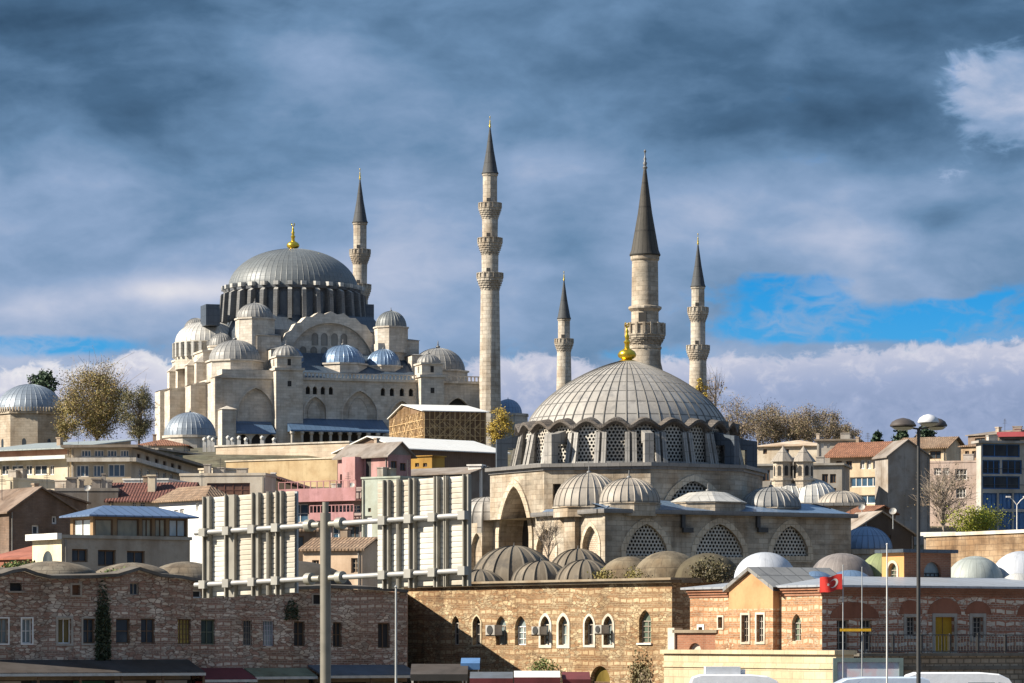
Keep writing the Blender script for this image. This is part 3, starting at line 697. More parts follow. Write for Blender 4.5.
# piers on the left block and lead lean-to over its arcade
pl = M.front(-37); a, b = pl.u(222), pl.u(236); m = MB(); z1 = M.z(a, -37, 409); m.box(a, b, -37, -33.01, 0, z1); m.pyramid([(a-.2, -37.2), (b+.2, -37.2), (b+.2, -33.01), (a-.2, -33.01)], z1+.005, ((a+b)/2, -35, z1+.8)); m.build('pier', STONE, mq)
def leanto(x0, x1, ytop, yeave, w0, w1, name='lean_to_roof'):
    pl = M.front(w1); a, b = pl.u(x0), pl.u(x1); za = M.z(a, w0, ytop); zb_ = M.z(a, w1, yeave); m = MB()
    m.quad((a, w1, zb_), (b, w1, zb_), (b, w0, za), (a, w0, za)); m.quad((a, w1, zb_-.3), (b, w1, zb_-.3), (b, w1, zb_), (a, w1, zb_)); m.quad((a, w0, zb_-.3), (a, w1, zb_-.3), (a, w1, zb_), (a, w0, za)); m.quad((b, w1, zb_-.3), (b, w0, zb_-.3), (b, w0, za), (b, w1, zb_)); m.quad((b, w1, zb_-.3), (a, w1, zb_-.3), (a, w0, zb_-.3), (b, w0, zb_-.3))
    m.build(name, lead('lead_leanto', (.10, .17, .28), 9, .4, .4, .3, .3), mq); return a, b, zb_-.3
a, b, z1 = leanto(237, 276, 421, 432, -33.01, -37.5)
m = MB(); pl = M.front(-37); hh = [niche(pl, x-6, 434, x+6, 447) for x in (243.5, 257.5, 271)]; wall(m, pl, a, b, 0, z1-.01, hh, .8); m.build('arcade', STONE, mq)
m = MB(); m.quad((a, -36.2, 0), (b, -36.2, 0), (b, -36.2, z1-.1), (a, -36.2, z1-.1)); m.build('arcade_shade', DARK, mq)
a, b, z1 = leanto(291, 390, 418, 429.5, -33.01, -38.5)
m = MB(); n = 11
for i in range(n): x = a+.4+(b-a-.8)*i/(n-1); m.lathe(x, -38, [(.34, 0), (.3, z1-.7), (.5, z1-.4), (.5, z1-.003)], 10); m.mark()
m.build_each('arcade_column', plaster('marble_column', (.48, .45, .40), .4), mq); m = MB(); m.box(a, b, -38.4, -37.6, z1-.002, z1+.15); m.build('arcade_beam', STONE, mq)
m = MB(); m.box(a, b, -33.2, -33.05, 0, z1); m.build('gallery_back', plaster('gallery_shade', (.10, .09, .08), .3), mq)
# roof domes over the side bays
def rdome(px, w, r, top, spring, drum_bot, mat, sides=8, fin=True, dr=1.1, mat2=None, seams=28):
    pl = M.front(w); u = pl.u(px); k = M.W((u, w, 0)).y/F; r_ = r*k; zs = M.z(u, w, spring); zb_ = M.z(u, w, drum_bot); m = MB()
    P_ = [(u+r_*dr*math.cos(2*math.pi*(i+.5)/sides), w+r_*dr*math.sin(2*math.pi*(i+.5)/sides)) for i in range(sides)]
    m.prism(P_, zb_-1.5, zs-.35); m.prism([(u+(p[0]-u)*1.06, w+(p[1]-w)*1.06) for p in P_], zs-.345, zs-.02); o = m.build('dome_drum', mat2 or STONE, mq)
    m = MB(); m.dome(u, w, zs, r_, M.z(u, w, top)-zs, seams, .05, 9); m.build('dome', mat, o, 16)
    if fin: finial(o, u, w, M.z(u, w, top)-.1, r_*.35, PEWTER, False)
    return u, w, r_
rdome(343, -24, 22, 345, 364, 373, LEAD_B); rdome(383.5, -24, 17, 349, 366, 374, LEAD_B); rdome(235, -26, 26, 340, 361, 375, LEAD); rdome(438, -24, 27, 348, 371, 379, LEAD)
rdome(290, -22, 14, 347, 362, 372, LEAD_B); rdome(405, -16, 15, 351, 364, 372, LEAD_M)
rdome(255, -20.5, 18, 303, 318.5, 345, LEAD, 8, True); rdome(391, -20.5, 15.5, 311, 327, 346, LEAD_M, 8, True)
# stepped blocks
m = MB(); a, b = fp.u(306), fp.u(421); zq = M.z(0, -20, 353); m.quad((a, -31.5, zt+.55), (b, -31.5, zt+.55), (b, -19.6, zq), (a, -19.6, zq)); m.quad((a, -31.5, zt+.02), (b, -31.5, zt+.02), (b, -31.5, zt+.55), (a, -31.5, zt+.55)); m.quad((a, -19.6, zt), (a, -31.5, zt), (a, -31.5, zt+.55), (a, -19.6, zq)); m.quad((b, -31.5, zt), (b, -19.6, zt), (b, -19.6, zq), (b, -31.5, zt+.55)); m.build('bay_roof', lead('lead_roof_blue', (.065, .095, .135), .9, .4, .5, .2, .4), mq)
def block(x0, x1, w0, w1, top, bot, mat=STONE, name='stepped_block', cap=True, cm=None):
    pl = M.front(w0); a, b = pl.u(x0), pl.u(x1); z1 = M.z(a, w0, top); z0 = M.z(a, w0, bot); m = MB(); m.box(a, b, w0, w1, z0, z1); o = m.build(name, mat, mq)
    if cap: m = MB(); m.pyramid([(a-.25, w0-.25), (b+.25, w0-.25), (b+.25, w1+.25), (a-.25, w1+.25)], z1+.01, ((a+b)/2, (w0+w1)/2, z1+(b-a)*.16)); m.build('coping', cm or LEAD, o)
block(257, 281, -24.5, -19, 335, 380); block(271, 290, -27, -23, 349, 380); block(399, 419, -22, -15, 340, 380); block(378, 400, -23, -17, 343, 380, cap=False); block(412, 428, -27, -20, 355, 380)
block(232, 262, -23, -16, 346, 380)
block(222, 275, -33.2, -20, 369, 378, name='corner_block', cap=False)
# great tympanum arch between the weight towers
tp = M.front(-19); uc, zc0 = tp.uz(331, 366); ro = tp.u(384)-uc; za = M.z(uc, -19, 314); hO = za-zc0
m = MB(); N = 26; wid = 5.5
zi = zc0; ri = ro*.80; hI = hO*.83
def el_(r_, h_, t): return (uc+r_*math.cos(t), zc0+h_*math.sin(t))
steps = []
for i in range(N+1):
    t = math.pi*i/N; x, z = el_(ro, hO, t); steps.append((x, max(zc0, z+(.55 if i % 2 else 0))))
for i in range(N):
    t0, t1 = math.pi*i/N, math.pi*(i+1)/N; o0, o1 = steps[i], steps[i+1]; o1 = (o1[0], o0[1]) if o0[1] > 0 else o1
    a, b = el_(ri, hI, t0), el_(ri, hI, t1)
    m.quad(tp.pt(*a), tp.pt(*o0), tp.pt(*steps[i+1]), tp.pt(*b)); m.quad(tp.pt(*o0), tp.pt(*o0, -wid), tp.pt(*steps[i+1], -wid), tp.pt(*steps[i+1])); m.quad(tp.pt(*a), tp.pt(*b), tp.pt(*b, -1.2), tp.pt(*a, -1.2))
m.build('great_arch', STONE, mq)
m = MB(); wh = []
for z_, xs_ in ((.30, (-.62, -.37, -.12, .12, .37, .62)), (.62, (-.34, -.12, .12, .34))):
    for x in xs_: wh.append(arch(uc+x*ri-.55, uc+x*ri+.55, zc0+hI*z_-1.1, zc0+hI*z_+1.2, 1))
P_ = [el_(ri*1.01, hI*1.01, math.pi*i/N) for i in range(N+1)]
pane(m, tp, P_, -1.2); m.build('tympanum', STONE, mq)
m = MB()
for h in wh: pane(m, tp, h, -1.185); ring(m, tp, h, .13, -1.2, -1.1); m.mark()
m.build_each('tympanum_window', plaster('grille_grey', (.27, .25, .22), .3), mq)
# square base and drum of the great dome
m = MB(); s_ = 15.2; z0 = zt; z1 = M.z(0, 0, 318); m.box(-s_, s_, -s_-1.6, s_, z0, z1-4); m.frustum([(-s_, -s_-1.6), (s_, -s_-1.6), (s_, s_), (-s_, s_)], z1-3.99, [(-13.5, -13.5), (13.5, -13.5), (13.5, 13.5), (-13.5, 13.5)], z1-.6); m.build('dome_base', LEAD_D, mq)
rD = 65*S; zs = M.z(0, 0, 291); m = MB(); m.lathe(0, 0, [(rD*1.0, z1-1.5), (rD*1.0, zs-.8), (rD*1.04, zs-.6), (rD*1.04, zs)], 64, uvn=64); m.build('drum', plaster('drum_grey', (.10, .11, .125), .3), mq)
m = MB(); q = MB(); wv = MB(); n = 32
for i in range(n):
    t = 2*math.pi*(i+.5)/n; r0, r1 = rD*.98, rD*1.115
    c_, s2 = math.cos(t), math.sin(t)
    def pp(r_, o, z): return (r_*c_-o*s2, r_*s2+o*c_, z)
    for o in (-.52, .52): pass
    h1, h2 = zs-.2, zs-1.1
    A = [pp(r0, -.42, z1-1.4), pp(r1*1.03, -.42, z1-1.4), pp(r1, -.42, h2), pp(r0, -.42, h1)]; Bq = [pp(r0, .42, z1-1.4), pp(r1*1.03, .42, z1-1.4), pp(r1, .42, h2), pp(r0, .42, h1)]
    m.quad(*A[::-1]); m.quad(*Bq); m.quad(A[1], Bq[1], Bq[2], A[2]); q.quad(A[2], Bq[2], Bq[3], A[3])
    q.quad(pp(rD*1.1, -.5, zs-.1), pp(rD*1.1, .5, zs-.1), pp(rD*1.1, .5, zs+.7), pp(rD*1.1, -.5, zs+.7)); q.quad(pp(rD*1.1, -.5, zs+.7), pp(rD*1.1, .5, zs+.7), pp(rD*.94, .5, zs+.9), pp(rD*.94, -.5, zs+.9)); q.quad(pp(rD*1.1, -.5, zs-.1), pp(rD*1.1, -.5, zs+.7), pp(rD*.94, -.5, zs+.9), pp(rD*.94, -.5, zs-.1)); q.quad(pp(rD*1.1, .5, zs-.1), pp(rD*.94, .5, zs-.1), pp(rD*.94, .5, zs+.9), pp(rD*1.1, .5, zs+.7))
    t2 = 2*math.pi*i/n; U = Vector((-math.sin(t2), math.cos(t2), 0)); pl = Pl(M, (rD*math.cos(t2), rD*math.sin(t2), 0), U); h = arch(-.7, .7, z1-.8, zs-1.3, 1); pane(wv, pl, h, .05); m.mark(); q.mark(); wv.mark()
m.build_each('drum_buttress', stone('drum_grey_stone', (.21, .215, .215), (.16, .165, .17), (.12, .12, .125), 1, .5, .4), mq); q.build_each('buttress_coping', LEAD_L, mq); wv.build_each('drum_window', glass('drum_glass', (.05, .06, .07), .15), mq)
m = MB(); m.dome(0, 0, zs, rD, M.z(0, 0, 249)-zs, 72, .035, 14, .0); m.build('main_dome', LEAD_M, mq, 15)
finial(mq, 0, 0, M.z(0, 0, 250), 28*S, GOLD)
for px_, w_ in ((214, 3), (367, -6), (213, -8)):
    pl = M.front(w_); a, b = pl.u(px_-7), pl.u(px_+7); m = MB(); m.box(a, b, w_, w_+5, M.z(a, w_, 325), M.z(a, w_, 304)); m.build('lead_buttress', LEAD_D, mq)
# stepped half domes towards the left
def halfdome(px, w, r, top, spring, bot, dmat=LEAD_L, n=14):
    pl = M.front(w); u = pl.u(px); k = M.W((u, w, 0)).y/F; r_ = r*k; zs_ = M.z(u, w, spring); zb_ = M.z(u, w, bot)
    m = MB(); m.lathe(u, w, [(r_*1.02, zb_-3), (r_*1.02, zs_-.3), (r_*1.06, zs_-.2), (r_*1.06, zs_)], 28, uvn=28); o = m.build('half_dome_drum', stone('pale_drum_stone', (.56, .53, .47), (.48, .45, .39), (.38, .35, .30), 1, .5, .4), mq)
    m = MB(); m.dome(u, w, zs_, r_*1.02, M.z(u, w, top)-zs_, 40, .05, 9); m.build('half_dome', dmat, o, 16)
    m = MB()
    for i in range(n*2):
        t = 2*math.pi*i/(n*2); a0 = (u+r_*1.02*math.cos(t), w+r_*1.02*math.sin(t)); m.box(u+r_*.95, u+r_*1.12, w-.3, w+.3, zb_-.5, zs_-.25, t, (u, w)); m.mark()
    m.build_each('drum_pier', LEAD_L, o)
    m = MB()
    for i in range(n*2):
        t = 2*math.pi*(i+.5)/(n*2); U = Vector((-math.sin(t), math.cos(t), 0)); pl2 = Pl(M, (u+r_*1.02*math.cos(t), w+r_*1.02*math.sin(t), 0), U); pane(m, pl2, arch(-.38, .38, zb_+.3, zs_-.7, 1), .04); m.mark()
    m.build_each('drum_window', plaster('grille_pale', (.42, .39, .33), .3), o)
halfdome(208, 0, 32, 321, 343, 356); rdome(196, 9, 12, 318, 331, 345, LEAD, 8, False); rdome(221, -12, 12, 333, 346, 360, LEAD)
# stepped left flank: buttresses and tiers in full sun
def flank(w0, w1, out, top, slope, name='flank_buttress'):
    z1 = M.z(uL, w0, top); m = MB(); a = uL-out
    m.box(a, uL-.01, w0, w1, 0, z1-slope)
    m.quad((a-.2, w0-.2, z1-slope+.005), (uL-.01, w0-.2, z1), (uL-.01, w1+.2, z1), (a-.2, w1+.2, z1-slope+.005)); m.quad((a-.2, w0-.2, z1-slope), (uL, w0-.2, z1-slope), (uL, w0-.2, z1)); m.quad((a-.2, w1+.2, z1-slope), (a-.2, w0-.2, z1-slope), (a-.2, w0-.2, z1-slope+.005), (a-.2, w1+.2, z1-slope+.005)); m.build(name, STONE, mq)
flank(-33.3, -29.5, 1.5, 374, .6); flank(-20, -15, 3.4, 381, .8); flank(-3, 2, 4.0, 386, .8); flank(11, 16, 3.0, 387, .8)
m = MB(); z1 = M.z(uL, 0, 357); m.box(uL+.5, uL+6, -14, 15, zt, z1); m.box(uL+.3, uL+6.2, -14.2, 15.2, z1+.003, z1+.4); m.build('upper_tier', STONE, mq)
for w_ in (-13.5, -5, 4, 12): m = MB(); m.box(uL-1.0, uL+.49, w_-1, w_+1, zt, z1-2.2); m.pyramid([(uL-1.2, w_-1.2), (uL+.49, w_-1.2), (uL+.49, w_+1.2), (uL-1.2, w_+1.2)], z1-2.195, (uL+.49, w_, z1-.6)); m.build('tier_buttress', STONE, mq)
m = MB(); l2 = M.left(uL+.5)
for w_ in (-9.2, -.5, 8): pane(m, l2, arch(-w_-.5, -w_+.5, zt+.8, z1-.8, 2), .012); m.mark()
for w_ in (-25, -9, 6): pane(m, lp, arch(-w_-.9, -w_+.9, zt-9, zt-4.5, 2), .012); m.mark(); pane(m, lp, arch(-w_-.7, -w_+.7, zt-3.6, zt-1.4, 2), .012); m.mark()
m.build_each('flank_window', glass('drum_glass'), mq)
m = MB(); m.box(uL+2, -17, -20, -8, zt, M.z(uL, -14, 362)); m.build('roof_block', STONE, mq)

# ------------------------------------------------------------------ the nearer mosque with the ribbed dome
RU = Fr(627, 300, 30, zb=4); K = 300/F
rm_ = RU.thing('domed_mosque', 'nearer mosque with one broad ribbed grey dome over latticed windows and a scalloped cornice', 'mosque')
RO = 138*K
def ocv(r_, off=0): return [(r_*math.cos(R(22.5+45*k+off)), r_*math.sin(R(22.5+45*k+off))) for k in range(8)]
V = ocv(RO); zO = RU.z(*V[5], 469); zb0 = 0
W0 = -16.0; ff = RU.front(W0); U0 = ff.u(605); U1 = ff.u(851); zF = RU.z(U0, W0, 513)
# octagon: faces by index; vertex 4 = left-back, 5 = front-left, 6 = front-right
m = MB(); port = None; arcs = MB(); voids = MB(); grille = MB(); slit = None
for k in range(8):
    a, b = Vector(V[k]), Vector(V[(k+1) % 8]); U = (b-a).normalized(); L_ = (b-a).length; pl = Pl(RU, (a.x, a.y, 0), (U.x, U.y, 0)); hs = []
    if k == 3:      # faces left, in full sun: the tall portal arch
        c = L_*.47; port = arch(c-2.55, c+2.55, RU.z(*V[4], 556), RU.z(*V[4], 484), 2, 4.2); hs = [port]
        wall(m, pl, 0, L_, 0, zO, hs, 2.2); ring(arcs, pl, port, .55, -.02, .16); pane(voids, pl, port, -2.19); arcs.mark(); voids.mark()
    elif k == 4:
        h = arch(.75, 1.45, RU.z(*V[4], 514), RU.z(*V[4], 484)); wall(m, pl, 0, L_, 0, zO, [h], .5); pane(voids, pl, h, -.49); voids.mark()
        rr = arch(L_*.5-3.3, L_*.5+3.9, zF, zO-1.2, 2, 3.2); ring(arcs, pl, rr, .4, -.02, .12); arcs.mark()
    elif k == 5:
        h = arch(L_*.5-2.9, L_*.5+2.3, zF-1, zO-.9, 2, 2.3); wall(m, pl, 0, L_, 0, zO, [h], .5); ring(arcs, pl, h, .5, -.02, .12); pane(voids, pl, h, -.49); arcs.mark(); voids.mark(); lattice(grille, pl, h, .36, -.2)
    else: wall(m, pl, 0, L_, 0, zO, [], .3)
m.build('octagon_wall', STONE_R, rm_); arcs.build_each('arch_moulding', stone('pale_voussoir', (.62, .54, .42), (.52, .44, .33), (.35, .29, .22), .5, .6, .4), rm_); voids.build_each('window_void', DARK, rm_); grille.build('pierced_grille', plaster('grille_stone', (.50, .46, .40), .4), rm_)
m = MB(); m.prism(ocv(RO+.15), zO+.003, zO+.25); m.prism(ocv(RO+.45), zO+.253, zO+.55); m.build('cornice', lead('lead_cornice', (.22, .21, .20), 5, .3), rm_)
# pier and column standing in the portal arch
a, b = Vector(V[3]), Vector(V[4]); U = (b-a).normalized(); pl = Pl(RU, (a.x, a.y, 0), (U.x, U.y, 0)); m = MB(); L_ = (b-a).length; c = L_*.47
pl.box(m, c+1.0, c+1.7, 0, RU.z(*V[4], 520), -1.8, -1.1); pl.box(m, c+.7, c+2.0, RU.z(*V[4], 520), RU.z(*V[4], 516), -2, -.9); m.build('portal_pier', stone('pale_voussoir', 0, 0, 0), rm_)
# drum
rDm = 109*K; zd0 = zO+.55; zd1 = RU.z(0, -9.5, 425.5)-.05; n = 24
m = MB(); m.lathe(0, 0, [(rDm*.945, zd0), (rDm*.935, zd1-.2), (rDm*.925, zd1+.1)], 96, uvn=40); m.build('drum', plaster('drum_void', (.05, .05, .05), .2), rm_)
piers = MB(); gr = MB(); wave = MB(); sill = MB(); trim = MB()
for i in range(n):
    t0 = 2*math.pi*i/n; t1 = 2*math.pi*(i+1)/n
    def cy(r_, t, z): return (r_*math.cos(t), r_*math.sin(t), z)
    hw = .108                                                   # half the window's angle
    tm = (t0+t1)/2
    zt_ = zd1+.35; zs_ = zd1-.75
    # masonry between the windows, curved spandrel following the arch
    A = 7
    rw = lambda z: rDm*(1.03-.03*(z-zd0)/(zd1-zd0))
    pts = [(tm-hw, zd0), (tm-hw, zs_)]
    for j in range(A*2+1):
        q = math.pi*(1-j/(2*A)); pts.append((tm+hw*math.cos(q), zs_+.95*math.sin(q)))
    pts += [(tm+hw, zd0)]
    def waveZ(t): return zd1+.37*(2*math.sqrt(math.cos((t-tm)/(t1-t0)*math.pi)**2*.97+.03)-1.25)+.12
    for e0, e1 in ((t0, tm-hw), (tm+hw, t1)):
        for j in range(2):
            ta, tb = e0+(e1-e0)*j/2, e0+(e1-e0)*(j+1)/2
            for za_, zb_ in ((zd0, zs_),): piers.quad(cy(rw(za_), ta, za_), cy(rw(za_), tb, za_), cy(rw(zb_), tb, zb_), cy(rw(zb_), ta, zb_))
            piers.quad(cy(rw(zs_), ta, zs_), cy(rw(zs_), tb, zs_), cy(rw(zd1), tb, waveZ(tb)), cy(rw(zd1), ta, waveZ(ta)))
    for j in range(1, len(pts)-2):
        (ta, za_), (tb, zb_) = pts[j], pts[j+1]
        if abs(ta-tb) > 1e-6: piers.quad(cy(rw(za_), ta, za_), cy(rw(zb_), tb, zb_), cy(rw(zd1), tb, waveZ(tb)), cy(rw(zd1), ta, waveZ(ta)))
    for j in range(len(pts)-1):
        (ta, za_), (tb, zb_) = pts[j], pts[j+1]; piers.quad(cy(rw(za_), ta, za_), cy(rw(zb_), tb, zb_), cy(rw(zb_)-.45, tb, zb_), cy(rw(za_)-.45, ta, za_))
    # leaning lead-covered pilaster between two windows
    for s_ in (-1, 1):
        pa_ = t0+s_*.030; w_ = .021
        za_, zb_ = zd0, zd1-.55
        P0 = [cy(rw(za_)-.02, pa_-w_, za_), cy(rw(za_)+.5, pa_-w_*.9, za_), cy(rw(za_)+.5, pa_+w_*.9, za_), cy(rw(za_)-.02, pa_+w_, za_)]
        P1 = [cy(rw(zb_)-.02, pa_-w_, zb_), cy(rw(zb_)+.14, pa_-w_*.9, zb_), cy(rw(zb_)+.14, pa_+w_*.9, zb_), cy(rw(zb_)-.02, pa_+w_, zb_)]
        for j in range(3): trim.quad(P0[j], P0[j+1], P1[j+1], P1[j])
        trim.quad(*P1); trim.mark()
    Ut = Vector((-math.sin(tm), math.cos(tm), 0)); rr = rDm*.975; plw = Pl(RU, (rr*math.cos(tm), rr*math.sin(tm), 0), Ut); aw = rr*hw*1.05
    h = arch(-aw*1.03, aw*1.03, zd0+.1, zs_+.95, 1, aw); lattice(gr, plw, h, .33, -.08, .33); gr.mark()
    for j in range(12):
        ta, tb = t0+(t1-t0)*j/12, t0+(t1-t0)*(j+1)/12
        z_a, z_b = waveZ(ta), waveZ(tb); r_ = rw(zd1)
        ro_ = r_+.30
        wave.quad(cy(r_, ta, z_a-.28), cy(r_, tb, z_b-.28), cy(ro_, tb, z_b-.05), cy(ro_, ta, z_a-.05)); wave.quad(cy(ro_, ta, z_a-.05), cy(ro_, tb, z_b-.05), cy(ro_, tb, z_b+.2), cy(ro_, ta, z_a+.2)); wave.quad(cy(ro_, ta, z_a+.2), cy(ro_, tb, z_b+.2), cy(r_-.75, tb, z_b+.38), cy(r_-.75, ta, z_a+.38))
sill.lathe(0, 0, [(rDm*1.03, zd0+.002), (rDm*1.075, zd0+.004), (rDm*1.075, zd0+.2), (rDm*1.0, zd0+.24)], 64)
piers.build('drum_masonry', lead('lead_drum', (.17, .16, .15), 2.0, .5, .6, .1, .5), rm_, 30); gr.build_each('window_grille', plaster('grille_white', (.54, .52, .47), .3), rm_); wave.build('scalloped_cornice', stone('brown_cornice', (.15, .13, .115), (.11, .10, .09), (.08, .07, .06), .8, .3, .5), rm_, 30); sill.build('drum_sill', LEAD, rm_); trim.build_each('pilaster', lead('lead_pilaster', (.34, .325, .30), 1.1, .5, .6, .1, .5), rm_)
m = MB(); zs = zd1-.05; ht = RU.z(0, 0, 360)-zs; rdm = 99*K
rdm = 102.5*K; pr = []
for i in range(17): q_ = i/16; q_ = math.sin(q_*math.pi/2)**1.15; pr.append((rdm*max(0, 1-q_**1.72)**.74 if i < 16 else 0, zs-.25+(ht+.25)*q_))
m.lathe(0, 0, pr, seams=56, h=.05, uvn=56); m.build('main_dome', LEAD_R, rm_, 15)
finial(rm_, 0, 0, zs+ht-.1, 40*K, GOLD)
# lead-clad weight buttresses over the corners
for k in range(8):
    a = R(22.5+45*k); m = MB(); r0, r1 = rDm*.99, RO*.955; hw_ = .62
    def q(r_, o, z): return (r_*math.cos(a)-o*math.sin(a), r_*math.sin(a)+o*math.cos(a), z)
    zt1, zt2 = zd1-.35, zd1-.75; hw_ = .38; rm2 = r1-.95
    for ra, rb_, z0_, za_, zb_ in ((rm2, r1, zd0, zt2+.12, zt2), (r0, rm2-.003, zt2-.75, zt1, zt2+.12)):
        A = [q(ra, -hw_, z0_), q(rb_, -hw_, z0_), q(rb_, -hw_, zb_), q(ra, -hw_, za_)]; Bq = [q(ra, hw_, z0_), q(rb_, hw_, z0_), q(rb_, hw_, zb_), q(ra, hw_, za_)]
        m.quad(*A); m.quad(*Bq[::-1]); m.quad(A[1], Bq[1], Bq[2], A[2]); m.quad(A[2], Bq[2], Bq[3], A[3]); m.quad(A[0], A[1], Bq[1], Bq[0]); m.quad(A[0], A[3], Bq[3], Bq[0])
    m.build('weight_buttress', LEAD_D if k not in (4, 5) else lead('lead_pilaster', 0), rm_)  # paler lead on the sunlit corners, dark on the rest: light put into colour
# the lower galleries round it
hs = []; gl = MB(); vd = MB(); tr = MB(); tr2 = MB()
for x0, x1, y0, y1 in ((626, 667, 524, 556), (696, 743, 524, 557), (773, 808, 526, 556)):
    a, b, c, d = ff.rect(x0, y0, x1, y1); hs.append(arch(a, b, c, d, 2, (d-c)*.86))
m = MB(); wall(m, ff, U0, U1, 0, zF, hs, .6)
for h in hs: lattice(gl, ff, h, .34, -.22, .36); pane(vd, ff, h, -.55); ring(tr, ff, h, .5, -.02, .05); gl.mark(); vd.mark(); tr.mark()
ll = RU.left(U0); lhs = []
for x0, x1, y0, y1 in ((537, 556, 529, 570), (583, 599, 526, 575)):
    a, b, c, d = ll.rect(x0, y0, x1, y1); lhs.append(arch(a, b, c, d, 2, 1.6))
wall(m, ll, 4.95, -W0, 0, zF, lhs, .5)
for h in lhs: ring(tr, ll, h, .3, -.02, .08); pane(tr2, ll, h, -.45); tr.mark(); tr2.mark()
m.quad((U1, W0, 0), (U1, 4, 0), (U1, 4, zF), (U1, W0, zF)); m.quad((U1, 4, 0), (U0, 4, 0), (U0, 4, zF), (U1, 4, zF)); m.quad((U0, W0, zF), (U1, W0, zF), (U1, 4, zF), (U0, 4, zF))
m.build('gallery_wall', STONE_R, rm_); gl.build_each('window_grille', plaster('grille_white', 0), rm_); vd.build_each('window_void', DARK, rm_); tr.build_each('arch_moulding', stone('pale_voussoir', 0, 0, 0), rm_); tr2.build_each('arch_infill', stone('arch_brick', (.58, .50, .40), (.48, .40, .31), (.36, .28, .21), .4, .16, .4), rm_)
m = MB(); ff.box(m, U0-.4, U1+.4, zF+.004, zF+.35, -.5, .5); ll.box(m, 4.95, -W0-.5, zF+.004, zF+.35, -.5, .5); m.build('gallery_cornice', lead('lead_cornice', 0), rm_)
m = MB(); wA, wB = W0+.0, -11.2; zL = zF+.36
m.quad((U0+.3, wA, zL), (U1, wA, zL), (U1-1, wB, zL+1.0), (U0+.3, wB, zL+1.0)); m.quad((U1, wA, zL), (U1, 4, zL), (12, 4, zL+1), (12, wB, zL+1)); m.quad((U0+.1, -4.95, zL-.2), (U0+.1, W0, zL), (U0+1, W0+1, zL+.3), (U0+1, -4.95, zL+.3)); m.build('gallery_roof', LEAD_B, rm_)
l2 = RU.left(U0-.5); a = -RU.left(U0-.5).u(570); m = MB(); m.box(U0-.5, U0-.01, -ll.u(580), -ll.u(569), 0, zF); m.build('pilaster_pier', STONE_R, rm_)
def gdome(px, w, r, top, spring, mat=LEAD, dr=.5, seams=26, pyr=False):
    pl = RU.front(w); u = pl.u(px); k = RU.W((u, w, 0)).y/F; r_ = r*k; zs_ = RU.z(u, w, spring); m = MB()
    m.lathe(u, w, [(r_*1.06, zF-.2), (r_*1.06, zs_-.12), (r_*1.1, zs_-.1), (r_*1.1, zs_)], 8, a0=.39, a1=.39+2*math.pi, uvn=20); o = m.build('dome_drum', STONE_R, rm_)
    m = MB()
    if pyr: m.lathe(u, w, [(r_*1.12, zs_+.01), (r_*.55, zs_+(RU.z(u, w, top)-zs_)*.85), (0, RU.z(u, w, top))], 8, a0=.39, a1=.39+2*math.pi, uvn=24)
    else: m.dome(u, w, zs_, r_*1.03, RU.z(u, w, top)-zs_, seams, .06, 9)
    m.build('dome', mat, o, 16); finial(o, u, w, RU.z(u, w, top)-.1, .9, PEWTER, False)
gdome(589, -10.8, 34, 473, 507, lead('lead_buff', (.33, .295, .25), 1.5, .6, .6, .1)); gdome(629, -14.2, 30, 478, 503, lead('lead_buff', 0)); gdome(708, -13, 36, 491, 503, LEAD_L, pyr=True); gdome(771, -12, 29, 487, 508)
# walls and half dome at the far left of the same mosque
pl = RU.left(U0); a, b = -pl.u(468), -4
m = MB(); wd = 14; q_ = pl.rect(471, 533, 482, 575); h = arch(*q_, 2, 1.4); wall(m, pl, pl.u(466), -4.95, 0, RU.z(U0, 8, 524), [h], .4); pane(m, pl, h, -.39); m.build('portico_wall', STONE_R, rm_)
m = MB(); w_ = 9; pl = RU.front(w_); u = pl.u(486); zz = RU.z(u, w_, 522); m.dome(u, w_, zz, 2.9, RU.z(u, w_, 497)-zz, 20, .05, skirt=2); m.build('portico_dome', LEAD_R, rm_, 35)
m = MB()
for x in (682, 757):
    a, z = ff.uz(x, 524); ff.box(m, a-.16, a+.16, z-.3, z+.9, .02, .3); ff.box(m, a-.05, a+.9, z-.7, z-.3, .1, .35); m.mark()
m.build_each('wall_lamp', IRON, rm_)

